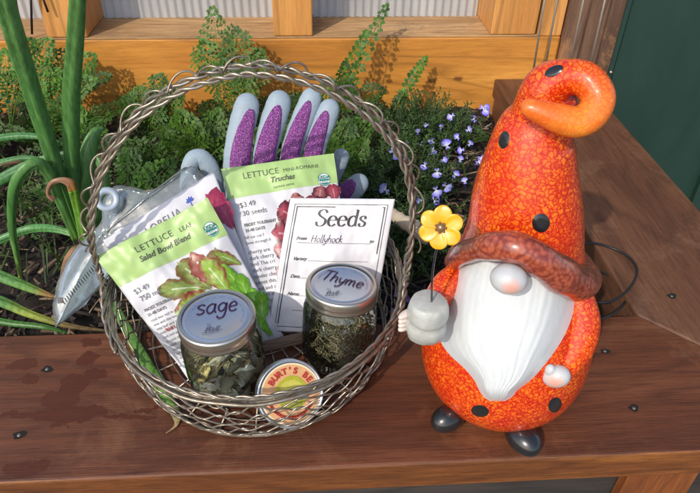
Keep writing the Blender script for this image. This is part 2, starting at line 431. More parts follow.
GL = {  # pen stroke letters: (advance, strokes) in x-height = 1 units
 's': (.75, [[(.62,.86),(.45,1.0),(.2,.95),(.1,.75),(.3,.55),(.55,.4),(.6,.18),(.35,0),(.08,.1)]]),
 'a': (.85, [[(.65,.85),(.4,1),(.1,.7),(.1,.25),(.35,0),(.6,.3),(.67,.95),(.66,.3),(.8,.02)]]),
 'g': (.85, [[(.62,.8),(.4,1),(.12,.75),(.12,.35),(.35,.1),(.6,.4),(.68,.95),(.68,.1),(.55,-.5),(.25,-.6),(.05,-.35)]]),
 'e': (.75, [[(.08,.5),(.6,.6),(.5,.95),(.25,.95),(.08,.6),(.15,.12),(.4,0),(.65,.18)]]),
 'T': (1.0, [[(.0,1.75),(.5,1.82),(1.0,1.78)],[(.5,1.8),(.48,.9),(.42,0)]]),
 'h': (.85, [[(.15,1.9),(.12,.9),(.1,0)],[(.12,.55),(.3,.9),(.5,.95),(.62,.7),(.62,.2),(.78,0)]]),
 'y': (.8, [[(.08,.95),(.12,.4),(.35,.15),(.6,.45)],[(.66,1.0),(.6,.3),(.42,-.4),(.15,-.65),(.0,-.5)]]),
 'm': (1.2, [[(.08,.95),(.1,0)],[(.1,.6),(.3,.95),(.48,.8),(.5,0)],[(.5,.6),(.7,.95),(.9,.8),(.92,.2),(1.08,.0)]]),
 'H': (1.1, [[(.1,1.7),(.08,0)],[(.85,1.75),(.82,0)],[(.0,.85),(.9,.95)]]),
 'o': (.8, [[(.4,.98),(.12,.75),(.12,.25),(.38,0),(.65,.3),(.62,.8),(.4,.98)]]),
 'l': (.4, [[(.2,1.8),(.15,.9),(.17,.05),(.32,.05)]]),
 'c': (.7, [[(.6,.82),(.35,1),(.1,.65),(.15,.15),(.4,0),(.62,.15)]]),
 'k': (.8, [[(.15,1.8),(.12,0)],[(.6,.95),(.15,.5),(.4,.35),(.7,.0)]]),
}
SER = {  # broad-nib roman letters
 'S': (1.02, [[(.86,1.28),(.72,1.52),(.48,1.58),(.22,1.45),(.16,1.18),(.35,.95),(.62,.78),(.84,.58),(.84,.25),(.62,.02),(.36,-.02),(.16,.12),(.08,.4)]]),
 'e': (.86, [[(.12,.58),(.72,.60),(.66,.86),(.44,1.0),(.2,.86),(.1,.5),(.2,.14),(.46,0),(.74,.2)]]),
 'd': (.98, [[(.74,1.6),(.74,.9),(.74,.06)],[(.58,1.58),(.74,1.6)],[(.74,.04),(.9,.03)],[(.74,.82),(.5,1.0),(.22,.85),(.12,.5),(.2,.14),(.46,0),(.74,.2)]]),
 's': (.72, [[(.56,.72),(.48,.96),(.3,1.0),(.12,.86),(.16,.66),(.38,.5),(.58,.34),(.54,.08),(.32,-.01),(.14,.06),(.08,.3)]]),
}
def strokes(word, font=GL):
    x = 0; out = []
    for ch in word:
        adv, ss = font[ch]
        for s in ss: out.append([(x+a, b) for a, b in s])
        x += adv
    return x, out
def ribbon(m, path, fn, w0, w1=0, nib=0.0, mi=0, res=5, cols=None):
    """path in 2D mapped by fn(x,y)->3D; width varies with stroke direction"""
    P = crom(path, max(2, (len(path)-1)*res*2+1)) if len(path) > 2 else [path[0], tuple((a+b)/2 for a, b in zip(path[0], path[1])), path[1]]
    vs = []
    for i, p in enumerate(P):
        a = P[max(i-1,0)]; b = P[min(i+1,len(P)-1)]; dx, dy = b[0]-a[0], b[1]-a[1]; L = math.hypot(dx, dy) or 1; dx/=L; dy/=L
        w = w0 + w1*abs(math.sin(math.atan2(dy, dx)-nib))
        vs.append(fn(p[0]-dy*w/2, p[1]+dx*w/2)); vs.append(fn(p[0]+dy*w/2, p[1]-dx*w/2))
    m.add(vs, [(2*i, 2*i+1, 2*i+3, 2*i+2) for i in range(len(P)-1)], mi, cols and [cols]*len(vs))

class Sheet:
    """a paper packet: four corners, a puffed or bent surface, real thickness"""
    def __init__(s, TL, TR, BR, BL, puff=.004, bend=0.0, wob=.001, seed=0):
        s.c = [V(q) for q in (TL, TR, BR, BL)]; s.puff = puff; s.bend = bend; s.wob = wob; s.seed = seed
        s.n = (s.c[1]-s.c[0]).cross(s.c[3]-s.c[0]).normalized()
        if s.n.dot(CAM-s.c[0]) < 0: s.n = -s.n
        s.W = (s.c[1]-s.c[0]).length; s.H = (s.c[3]-s.c[0]).length
    def at(s, u, v, off=0):
        TL, TR, BR, BL = s.c
        p = TL*(1-u)*(1-v)+TR*u*(1-v)+BR*u*v+BL*(1-u)*v
        uu = max(0, min(1, u)); vv = max(0, min(1, v))
        h = s.puff*math.sin(PI*uu)**.6*math.sin(PI*vv)**.6 + s.bend*math.sin(PI*vv) + s.wob*fbm((u*2.2, v*2.2, s.seed), 1.6, 3)
        return p + s.n*(h+off)
    def paper(s, name, mat, parent, th=.0012, puffback=True):
        m = MB(); N = 64; Mv = 80; vs = []
        for j in range(Mv+1):
            for i in range(N+1): vs.append(s.at(i/N, j/Mv))
        b = len(vs)
        for j in range(Mv+1):
            for i in range(N+1):
                u, v = i/N, j/Mv
                vs.append(s.at(u, v, -th - (s.puff*1.6*math.sin(PI*u)**.6*math.sin(PI*v)**.6 if puffback else 0)))
        q = lambda i, j: j*(N+1)+i
        fs = [(q(i,j), q(i,j+1), q(i+1,j+1), q(i+1,j)) for j in range(Mv) for i in range(N)]
        fs += [(b+q(i,j), b+q(i+1,j), b+q(i+1,j+1), b+q(i,j+1)) for j in range(Mv) for i in range(N)]
        for i in range(N): fs.append((q(i,0), q(i+1,0), b+q(i+1,0), b+q(i,0))); fs.append((q(i,Mv), b+q(i,Mv), b+q(i+1,Mv), q(i+1,Mv)))
        for j in range(Mv): fs.append((q(0,j), b+q(0,j), b+q(0,j+1), q(0,j+1))); fs.append((q(N,j), q(N,j+1), b+q(N,j+1), b+q(N,j)))
        m.add(vs, fs); return m.build(name, mat, parent)
    def patch(s, m, u0, v0, u1, v1, off=.0003, mi=0, N=64, col=None):
        vs = [s.at(u0+(u1-u0)*i/N, v0+(v1-v0)*j/N, off) for j in range(N+1) for i in range(N+1)]
        m.add(vs, [(j*(N+1)+i, (j+1)*(N+1)+i, (j+1)*(N+1)+i+1, j*(N+1)+i+1) for j in range(N) for i in range(N)], mi, col and [col]*len(vs))
    def xy(s, x, y, off=.0006):        # metres from the top left corner
        return s.at(x/s.W, -y/s.H, off)
    def text(s, m, string, x, y, size, rot=0, mi=0, off=.0009, **kw):
        vs, fs = text_geo(string, size, **kw); ca, sa = math.cos(rot), math.sin(rot)
        m.add([s.xy(x+a*ca-b*sa, y+a*sa+b*ca, off) for a, b in vs], fs, mi)
    def disc(s, m, x, y, r, off=.0005, mi=0, n=40, half=None):
        pts = [(x+r*math.cos(a), y+r*math.sin(a)) for a in [2*PI*k/n for k in range(n)]]
        if half: pts = [(x+r*math.cos(a), y+r*math.sin(a)) for a in [half[0]+(half[1]-half[0])*k/n for k in range(n+1)]]
        m.add([s.xy(a, b, off) for a, b in pts], [tuple(range(len(pts)))], mi)
    def write(s, m, word, x, y, xh, wid, font=GL, w1=0, slant=0, rot=0, off=.0007, mi=0, sx=1.0, nib=0.0):
        L, ss = strokes(word, font); ca, sa = math.cos(rot), math.sin(rot)
        def fn(a, b):
            a2 = a*xh*sx + slant*b*xh; b2 = b*xh; return s.xy(x+a2*ca-b2*sa, y+a2*sa+b2*ca, off)
        for p in ss: ribbon(m, p, fn, wid/xh, w1/xh, nib, mi)

ink = simple('black_ink', (.03, .03, .035), .5); grey_ink = simple('grey_ink', (.16, .16, .17), .6)
teal = simple('seal_green', (.02, .22, .17), .5); whitep = simple('white_print', (.78, .79, .79), .5, var=.03)
paper = simple('white_packet_paper', (.60, .60, .63), .42, var=.03, nscale=20, bump=.08, spec=.5)
lime = simple('light_green_print', (.36, .52, .19), .38, var=.05, nscale=30)
marker = simple('marker_ink', (.035, .012, .05), .4)

def seal(S, parent, x, y, r):
    m = MB(); S.disc(m, x, y, r, .0005, 0); S.disc(m, x, y, r*.90, .0008, 1)
    S.disc(m, x, y, r*.84, .0011, 0, half=(-PI*1.02, PI*.02))
    o = m.build('organic_seal', [teal, whitep], parent, False)
    m = MB(); S.text(m, 'USDA', x, y+r*.12, r*.72, align='CENTER', off=.0017, bold=.02*r, mi=0); S.text(m, 'ORGANIC', x, y-r*.52, r*.42, align='CENTER', off=.0019, bold=.02*r, mi=1)
    m.build('lettering', [teal, whitep], o, False)

def leaf_print(S, m, x, y, L, W, ang, c_in, c_out, seed=0, off=.0006, rib=(.75,.8,.55)):
    """a printed picture of a frilly lettuce leaf"""
    N = 36; K = 8; vs = []; cs = []; ca, sa = math.cos(ang), math.sin(ang)
    for i in range(N+1):
        t = i/N; half = W*1.35*(max(0, math.sin(PI*min(1, t**1.15*.93+.02)))**.55)*(.25+.75*t**.7) if t < 1 else W*.25
        fr = 1+.09*math.sin(t*21+seed)+.05*math.sin(t*47+seed*2)
        for k in range(-K, K+1):
            q = k/K; bx = t*L*(1+.05*math.sin(seed+abs(q)*5)) - abs(q)**2*L*.08; by = q*half*fr + .06*L*math.sin(t*2+seed)
            vs.append(S.xy(x+bx*ca-by*sa, y+bx*sa+by*ca, off))
            nz = .5+.5*fbm((t*5+seed, q*2, seed), 1.7, 3); e = min(1, max(0, (abs(q)*.8+t*.45-.55+.7*(nz-.5))*1.9))
            c = [a*(1-e)+b*e for a, b in zip(c_in, c_out)]
            if abs(k) == 0: c = rib if t < .75 else c
            vn = math.sin((t*9-abs(q)*2.6)*PI); c = [z*(.78+.3*nz+.12*vn) for z in c]
            cs.append(tuple(c))
    n = 2*K+1
    m.add(vs, [(i*n+k, i*n+k+1, (i+1)*n+k+1, (i+1)*n+k) for i in range(N) for k in range(n-1)], 0, cs)

def scribble_lines(S, m, x, y, w, n, dy, size, words, seed=0, rot=0):
    rnd = random.Random(seed)
    for i in range(n):
        L = 0; st = ''
        while len(st)*size*.5 < w: st += rnd.choice(words)+' '
        S.text(m, st[:int(w/size/.5)], x, y-i*dy, size, rot=rot)

# ---- salad bowl blend packet
BZ = .006
def C(x, y, z): return pz(x, y, z)
S1 = Sheet(C(95,257,.108), C(208,198,.148), C(286,341,.012), C(187,381,.010), puff=.006, wob=.0065, seed=1)
for q in (S1.c[2], S1.c[3]): q -= S1.n*.010
pk = thing('seed_packet', S1.c[3], 'seed packet with pale green header reading LETTUCE LEAF Salad Bowl Blend', 'seed packet')
S1.paper('paper', paper, pk)
m = MB(); S1.patch(m, 0, 0, 1, .245, .0004); m.build('header', lime, pk)
W, H = S1.W, S1.H
m = MB(); S1.text(m, 'LETTUCE', .037, -.0165, .0090, space=1.1); S1.text(m, 'LEAF', .084, -.0165, .0062, space=1.1)
S1.text(m, 'Salad Bowl Blend', .035, -.0262, .0080, shear=.25, bold=.00018)
m.build('lettering', simple('olive_ink', (.07,.09,.05), .5), pk, False)
m = MB(); S1.text(m, '$3.49', .010, -.052, .0078, off=.0012); S1.text(m, '750 mg', .011, -.061, .0078, off=.0012)
m.build('price', grey_ink, pk, False)
m = MB(); S1.text(m, 'FROST TOLERANT', .007, -.072, .0043, bold=.0001); S1.text(m, '21-48 DAYS', .007, -.0775, .0043, bold=.0001)
scribble_lines(S1, m, .006, -.084, .040, 14, .0052, .0042, ['leaf', 'sow', 'in', 'cool', 'soil', 'early', 'green', 'and', 'red', 'mix', 'the', 'salad'], 3)
m.build('small_print', grey_ink, pk, False)
m = MB(); S1.text(m, 'BABY LEAF', .014, -.099, .0046, bold=.0001); m.build('red_print', simple('red_ink', (.35,.03,.03), .5), pk, False)
seal(S1, pk, W*.90, -.0270, .0072)
m = MB()
px2 = lambda u, v: (u*W, -v*H)
GRN, RED, BRN = (.22,.42,.05), (.28,.045,.03), (.22,.11,.035)
for (u, v, L, Wd, a, ci, co) in [(.56,.50,.050,.0075,158,(.25,.36,.08),BRN),(.60,.49,.040,.0085,118,(.26,.34,.08),BRN),(.66,.50,.040,.0085,96,(.34,.12,.08),RED),(.58,.56,.046,.0100,178,(.26,.40,.07),RED),
      (.62,.58,.046,.0095,196,(.26,.42,.05),BRN),(.70,.52,.040,.0070,72,(.28,.24,.08),BRN),(.92,.44,.026,.0045,128,(.25,.40,.06),RED),(.72,.58,.044,.0090,104,(.30,.50,.07),RED),(.66,.62,.046,.0095,160,(.28,.48,.06),RED)]:
    x, y = px2(u, v); leaf_print(S1, m, x+.005, y, L*.95, Wd*1.35, R(a), ci, co, u*17+a, .0006+.0001*len(m.v)/400)
for k, (u, v, a) in enumerate([(.90,.66,98),(.86,.74,84),(.92,.80,104),(.84,.84,72),(.80,.92,82),(.88,1.0,95),(.93,.95,100),(.85,.86,60),(.92,.80,110),(.80,.98,120)]):
    x, y = px2(min(u,.90), min(v,.92)); leaf_print(S1, m, x, y, .040, .0072, R(a), (.25,.58,.04), (.12,.36,.02), k*3.1, .0016+.0001*k, (.55,.8,.3))
m.build('printed_lettuce', vcol('printed_picture'), pk, False)

# ---- truchas packet
S2 = Sheet(C(221,169,.148), C(334,153,.152), C(354,300,.036), C(258,318,.026), puff=.005, wob=.004, seed=4)
pk = thing('seed_packet', S2.c[3], 'seed packet with green header reading LETTUCE MINI-ROMAINE Truchas in front of the glove', 'seed packet')
S2.paper('paper', paper, pk); W, H = S2.W, S2.H
m = MB(); S2.patch(m, 0, 0, 1, .205, .0004); m.build('header', lime, pk)
m = MB(); S2.text(m, 'LETTUCE', .021, -.0145, .0095, space=1.05); S2.text(m, 'MINI-ROMAINE', .066, -.0142, .0058, space=1.05)
S2.text(m, 'Truchas', W*.5, -.0235, .0085, shear=.3, bold=.0002, align='CENTER'); S2.text(m, 'Lactuca sativa', W*.5, -.0305, .0042, shear=.2, align='CENTER')
m.build('lettering', simple('olive_ink', (.07,.09,.05), .5), pk, False)
m = MB(); S2.text(m, '$3.49', .010, -.046, .0082, off=.0012); S2.text(m, '30 seeds', .011, -.0555, .0080, off=.0012)
S2.text(m, 'FROST TOLERANT', .010, -.0675, .0045, bold=.0002); S2.text(m, '21-48 DAYS', .010, -.0735, .0045, bold=.0002)
scribble_lines(S2, m, .007, -.081, .034, 2, .0062, .0048, ['Semi', 'heads', 'cut', 'through', 'fall'], 5)
m.build('price', grey_ink, pk, False)
m = MB(); scribble_lines(S2, m, .007, -.098, .036, 13, .0068, .0062, ['The', 'crisp', 'dark', 'cherry', 'leaves', 'are', 'sweet', 'and', 'tender', 'for', 'this', 'bed'], 8)
m.build('small_print', grey_ink, pk, False)
seal(S2, pk, W*.875, -.029, .0075)
m = MB()
DR, PR = (.40,.06,.09), (.10,.008,.02)
k = 0
for (u, v, L, Wd, a) in [(.62,.42,.030,.011,95),(.60,.42,.030,.012,150),(.64,.44,.030,.012,60),(.80,.34,.022,.009,80),(.94,.32,.018,.009,90),(.55,.50,.030,.013,170),(.62,.52,.030,.013,130),
       (.50,.62,.026,.012,160),(.58,.62,.028,.012,110),(.48,.74,.026,.012,175),(.60,.75,.030,.013,120),(.42,.84,.022,.010,165),(.56,.88,.03,.013,130),(.70,.40,.026,.011,35)]:
    x, y = px2(u, v) if False else (u*W, -v*H); leaf_print(S2, m, x, y, L, Wd, R(a), (.46,.16,.16) if k % 3 == 0 else DR, PR, k*2.7, .0006+.0001*k, (.7,.35,.4)); k += 1
m.build('printed_lettuce', vcol('printed_picture_red'), pk, False)

# ---- lobelia packet (mostly behind the salad packet)
S3 = Sheet(C(100,240,.118), C(213,169,.165), C(262,300,.05), C(160,345,.03), puff=.003, wob=.002, seed=6)
for q in S3.c: q -= S3.n*.014
pk = thing('seed_packet', S3.c[3], 'white seed packet reading LOBELIA tucked behind the salad bowl blend packet', 'seed packet')
S3.paper('paper', paper, pk); W, H = S3.W, S3.H
m = MB(); S3.text(m, 'LOBELIA', .042, -.019, .0105, space=1.1); m.build('lettering', grey_ink, pk, False)
m = MB()
leaf_print(S3, m, W*.99, -.045, .034, .013, R(120), (.42,.03,.10), (.28,.01,.06), 2, .0006, (.5,.08,.2))
leaf_print(S3, m, W*.97, -.052, .03, .010, R(95), (.42,.03,.10), (.28,.01,.06), 5, .0008, (.5,.08,.2))
m.build('printed_petals', vcol('printed_picture_pink'), pk, False)
m = MB()
for a in (50, 90, 130, 165, 15):
    x0, y0 = W*.735, -.0125
    pts = [(x0, y0), (x0+.003*math.cos(R(a-25)), y0+.003*math.sin(R(a-25))), (x0+.0052*math.cos(R(a)), y0+.0052*math.sin(R(a))), (x0+.003*math.cos(R(a+25)), y0+.003*math.sin(R(a+25)))]
    m.add([S3.xy(p, q, .0006) for p, q in pts], [(0,1,2,3)])
m.add([S3.xy(W*.735-.0004, -.0125, .0007), S3.xy(W*.735+.0004, -.0125, .0007), S3.xy(W*.74+.0004, -.022, .0007), S3.xy(W*.74-.0004, -.022, .0007)], [(0,1,2,3)])
m.build('printed_flower', simple('blue_print', (.05,.10,.42), .5), pk, False)

# ---- seeds envelope
S4 = Sheet(C(290,198,.138), C(395,199,.142), C(371,335,.016), C(268,331,.018), puff=.003, wob=.003, seed=9)
pk = thing('seed_packet', S4.c[3], 'white envelope printed Seeds with Hollyhock handwritten on its first line', 'seed packet')
S4.paper('paper', paper, pk); W, H = S4.W, S4.H
m = MB(); b0, b1, lw = .006, .0085, .0006
def rect(x0, y0, x1, y1):
    N = 14
    for i in range(N):
        a, b = i/N, (i+1)/N
        m.add([S4.xy(x0+(x1-x0)*(a if abs(x1-x0) > abs(y1-y0) else 0), y0+(y1-y0)*(0 if abs(x1-x0) > abs(y1-y0) else a), .0006),
               S4.xy(x0+(x1-x0)*(b if abs(x1-x0) > abs(y1-y0) else 1), y0+(y1-y0)*(0 if abs(x1-x0) > abs(y1-y0) else a), .0006),
               S4.xy(x0+(x1-x0)*(b if abs(x1-x0) > abs(y1-y0) else 1), y0+(y1-y0)*(1 if abs(x1-x0) > abs(y1-y0) else b), .0006),
               S4.xy(x0+(x1-x0)*(a if abs(x1-x0) > abs(y1-y0) else 0), y0+(y1-y0)*(1 if abs(x1-x0) > abs(y1-y0) else b), .0006)], [(0,1,2,3)])
rect(b0, -b0, W-b0, -b0-lw); rect(b0, -b0, b0+lw, -H+b0); rect(W-b0-lw, -b0, W-b0, -H+b0); rect(b0, -H+b0, W-b0, -H+b0-lw)
rect(b1, -b1, W*.45, -b1-lw*1.8); rect(W*.9, -b1, W-b1, -b1-lw*1.8); rect(b1, -b1, b1+lw*1.8, -H+b1); rect(W-b1-lw*1.8, -b1, W-b1, -H*.4)
for yy, xx in ((-.047, .016), (-.066, .030), (-.085, .022), (-.104, .022), (-.12, .022)): rect(xx, yy, W-.017, yy-.0004)
m.build('border_lines', ink, pk, False)
m = MB(); S4.write(m, 'Seeds', W*.28, -.029, .0108, .0006, SER, w1=.0017, slant=.06, sx=1.12)
m.build('heading', ink, pk, False)
m = MB()
for st, x, y in (('From', .014, -.0440), ('to', W-.019, -.0460), ('Variety', .014, -.066), ('Date', .014, -.085), ('Name', .014, -.104)):
    m = MB(); S4.text(m, st, x, y, .0050, shear=.35, bold=.0001); m.build('printed_word', ink, pk, False)
m = MB(); S4.write(m, 'Hollyhock', .030, -.0462, .0044, .00062, GL, slant=.15, sx=1.12); m.build('handwriting', marker, pk, False)

# ---- small kraft envelope low behind the jars
S5 = Sheet(C(262,342,.017), C(306,331,.017), C(314,341,.007), C(264,352,.007), puff=.002, wob=.001, seed=11)
pk = S5.paper('paper_envelope', simple('kraft_paper', (.20,.135,.09), .8), None); tag(pk, 'low brown paper envelope lying behind the two jars', 'envelope')

# ------------------------------------------------------------------ wire basket
wirem2 = NT('aged_pewter_wire'); c = wirem2.coord(); nz = wirem2.noise(c, 140, 4)
wirem2.P(color=wirem2.ramp(nz, [(.3, (.20,.150,.105)), (.6, (.36,.32,.26)), (.8, (.50,.47,.42))]), metal=.75, rough=wirem2.ramp(nz, [(.3,.5),(.7,.3)])); wirem2 = wirem2.m
BC = V((-.060, .508, 0)); RB, RR, ZR = .150, .166, .075
bk = thing('wire_basket', BC, 'round silver wire basket with a tall twisted rope handle on the front board', 'basket')
def ringpt(th, r, z): return BC + V((.90*r*math.cos(th), r*math.sin(th), z))
def twist(m, path, rr, amp, turns, ph=0, n=6, nrm=None, closed=False, wr=None):
    """one wire spiralling round a path"""
    N = len(path); out = []; prev = None
    for i, p in enumerate(path):
        t = (path[(i+1) % N]-path[i-1]) if closed else (path[min(i+1,N-1)]-path[max(i-1,0)])
        t.normalize(); a = V((0,0,1)) if prev is None else prev; a = a-t*a.dot(t)
        if a.length < 1e-4: a = V((0,1,0))
        a.normalize(); prev = a; b = t.cross(a); th = ph+2*PI*turns*i/(N if closed else N-1)
        out.append(p + a*math.cos(th)*amp + b*math.sin(th)*amp)
    m.sweep(out, rr, n, closed=closed)
# rim
m = MB(); N = 420
for k, (dr, dz) in enumerate(((0,0), (.0036,-.0034), (-.001,-.0060))):
    m.sweep([ringpt(2*PI*i/160, RR+dr, ZR+dz+.0008*math.sin(i*.6+k)) for i in range(160)], .0018, 8, closed=True)
path = [ringpt(2*PI*i/N, RR+.0012, ZR+.0035) for i in range(N)]
twist(m, path, .0012, .0012, 30, 0, closed=True); twist(m, path, .0012, .0012, 30, PI, closed=True)
m.build('rim', wirem2, bk)
# mesh wall
m = MB(); NW = 26
def wallr(z): f = z/ZR; return RB + (RR-RB)*f + .006*math.sin(PI*f)
for k in range(9):
    zc = .006 + k*(ZR-.012)/8.0; pts = []
    for i in range(NW*12):
        th = 2*PI*i/(NW*12); wv = math.sin(NW*th + (k % 2)*PI + .5*math.sin(3*th+k)); z = zc + .0052*wv*(1+.25*math.sin(7*th+k)); z = max(.002, z)
        pts.append(ringpt(th, wallr(z)+.0012*math.cos(NW*th*1.0+k), z))
    m.sweep(pts, .0009, 6, closed=True)
m.build('mesh_wall', wirem2, bk)
m = MB(); m.sweep([ringpt(2*PI*i/120, RB, .0022) for i in range(120)], .0020, 8, closed=True); m.sweep([ringpt(2*PI*i/120, RB+.002, .0058) for i in range(120)], .0012, 8, closed=True)
m.build('base_ring', wirem2, bk)
m = MB()
for k in range(1, 9): m.sweep([ringpt(2*PI*i/90, RB*k/9, .003+.0006*math.sin(9*2*PI*i/90)) for i in range(90)], .0008, 5, closed=True)
for k in range(12):
    th = PI*k/12; m.sweep([ringpt(th, -RB, .0022), ringpt(th, RB, .0022)], .0011, 6)
m.build('floor_grid', wirem2, bk)
# handle: two ropes joined by a looping wire
hp = [(99,272,.503),(92,245,.499),(91,215,.497),(101,172,.498),(125,130,.498),(163,97,.498),(210,77,.498),(255,70,.498),(305,79,.498),(350,100,.498),(385,130,.498),(406,165,.498),(413,205,.498),(411,240,.50),(407,265,.502)]
HP = [ringpt(PI+.62, RR+.004, ZR-.004), ringpt(PI+.36, RR+.0045, ZR+.002), ringpt(PI+.14, RR+.005, ZR+.014)] + [V(py(*q)) for q in hp] + [ringpt(-.14, RR+.005, ZR+.012), ringpt(-.36, RR+.0045, ZR+.001), ringpt(-.6, RR+.004, ZR-.004)]
HP = [V(q) for q in crom(HP, 280)]
m = MB(); NH = len(HP)
for sgn in (-1, 1):
    pth = []
    for i, q in enumerate(HP):
        t = i/(NH-1); e = abs(2*t-1); sp = .0040 + .013*max(0, math.sin(PI*min(1, max(0, (e-.45)/.5))))
        if t < .5: sp = .0036+.004*max(0, (e-.6)/.4)
        n_ = V((q.x+.055, 0, q.z-.15)).normalized()
        pth.append(q + V((0, sgn*sp, 0)) + n_*(.0022*sgn))
    for ph in (0, PI):
        twist(m, pth, .0016, .0017, 27, ph+sgn, n=7)
    m_end = pth
m.build('handle', wirem2, bk)
m = MB(); pts = []
for i in range(NH*2):
    u = i/2; j = min(int(u), NH-2); q = HP[j].lerp(HP[j+1], u-j)
    n_ = V((q.x+.055, 0, (q.z-.15))).normalized(); s_ = 2*PI*i/(NH*2)*34+.5*math.sin(i*.021)
    tt = (HP[j+1]-HP[j]).normalized()
    if q.z < .11: continue
    pts.append(q + n_*(.0060+.0042*math.sin(s_)) - tt*(.0034*math.cos(s_+.3)) + V((0, .006*math.sin(s_*.5), 0)))
m.sweep(pts, .0010, 6)
m.build('handle_loops', wirem2, bk)

# ------------------------------------------------------------------ jars
jg = glass('jar_glass', base=.045)
tin = NT('zinc_lid'); c = tin.coord(); tin.P(color=tin.mix(tin.noise(c, 70, 4), (.62,.67,.76), (.72,.77,.84)), metal=.9, rough=.30); tin = tin.m
band_m = simple('jar_band_metal', (.70, .66, .58), .28, .95, var=.05)
rimtext = simple('lid_grey_print', (.16,.20,.30), .5)
def jar(base, tilt, word, wargs, label, r=.0375, h=.092):
    """half pint jar: glass shell, screw band, flat lid with marker writing"""
    t = thing('mason_jar', base, label, 'jar')
    Mx = Matrix.Translation(base) @ tilt
    rl = .0352
    prof = [(.0001,.004),(r*.6,.0035),(r*.85,.0008),(r*.95,.003),(r,.009),(r*1.01,.03),(r,.058),(r*.985,.066),(r*.93,.073),(.0325,.077),(.0318,.080),(.0318,.088)]
    m = MB(); m.lathe([(a, b) for a, b in [(p[0], p[1]) for p in prof]], Mx, 64); m.build('glass', jg, t)
    # band with knurls
    m = MB(); n = 150; bp = [(.0325,.0785),(.0350,.0790),(.0354,.0815),(.0346,.0835),(.0352,.0850),(.0352,.0925),(.0346,.0943),(.0325,.0945),(.0312,.0940)]
    vs = []
    for j, (a, b) in enumerate(bp):
        for k in range(n*2):
            th = 2*PI*k/(n*2); rr = a + (.00035 if (k % 2 == 0 and 4 <= j <= 5) else 0); vs.append(Mx @ V((rr*math.cos(th), rr*math.sin(th), b)))
    m.add(vs, [(j*2*n+k, j*2*n+(k+1)%(2*n), (j+1)*2*n+(k+1)%(2*n), (j+1)*2*n+k) for j in range(len(bp)-1) for k in range(2*n)])
    m.build('band', band_m, t)
    m = MB(); m.lathe([(.0001,.0932),(.0255,.0932),(.0270,.0938),(.0285,.0938),(.0300,.0930),(.0316,.0930)], Mx, 64); l = m.build('lid', tin, t)
    # writing, oriented to the viewer
    q = Mx @ V((0,0,.0936)); zz = (Mx.to_3x3() @ V((0,0,1))).normalized(); xr = Rt - zz*Rt.dot(zz); xr.normalize(); yr = zz.cross(xr)
    x0, y0, xh, wid, rot = wargs[:5]
    ca, sa = math.cos(rot), math.sin(rot)
    def fn(a, b, x0=x0, y0=y0, xh=xh, sx=1.0, o=.0003):
        a2 = a*xh*sx+.12*b*xh; b2 = b*xh; return q + xr*(x0+a2*ca-b2*sa) + yr*(y0+a2*sa+b2*ca) + zz*o
    m = MB(); _, ss = strokes(word)
    for s in ss: ribbon(m, s, fn, wid/xh)
    m.build('marker_writing', marker, l, False)
    m = MB(); vs, fs = text_geo('Ball', .0085, shear=.4)
    f2 = lambda a, b: q + xr*(a-.008+wargs[5])*1 + yr*(b+.12*a-.0185) + zz*.0003
    m.add([f2(a, b) for a, b in vs], fs)
    ribbon(m, [(-.001,-.0015),(.006,-.0022),(.016,.001)], f2, .0006)
    vs, fs = text_geo('the', .003, shear=.3); m.add([f2(a+.001, b+.0075) for a, b in vs], fs)
    m.build('logo', simple('logo_ink', (.06,.07,.12), .5), l, False)
    m = MB()   # ring of tiny print round the lid
    for st, a0 in (('MASON CANNING LID  MADE IN USA', 160), ('SEE DIRECTIONS FOR USE', 60)):
        for i, ch in enumerate(st):
            if ch == ' ': continue
            vs, fs = text_geo(ch, .0026, align='CENTER'); th = R(a0-i*3.6); cx, sx_ = math.cos(th), math.sin(th)
            m.add([q + xr*((.0235+b)*cx+a*sx_) + yr*((.0235+b)*sx_-a*cx) + zz*.0003 for a, b in vs], fs)
    m.build('rim_print', rimtext, l, False)
    return t, Mx
tiltS = Matrix.Rotation(R(2.5), 4, 'X') @ Matrix.Rotation(R(-1.5), 4, 'Y')
tiltT = Matrix.Rotation(R(-4), 4, 'X') @ Matrix.Rotation(R(3), 4, 'Y')
pS = V((-.0885, .418, .0100)); pT = V((.0205, .453, .0050))
jS, MS = jar(pS, tiltS, 'sage', (-.0190, .0015, .0118, .0015, R(9), .0), 'glass canning jar of dried grey-green leaves, lid handwritten sage')
jT, MT = jar(pT, tiltT, 'Thyme', (-.0215, .0065, .0092, .0015, R(-17), -.008), 'glass canning jar of dark dried sprigs, lid handwritten Thyme')

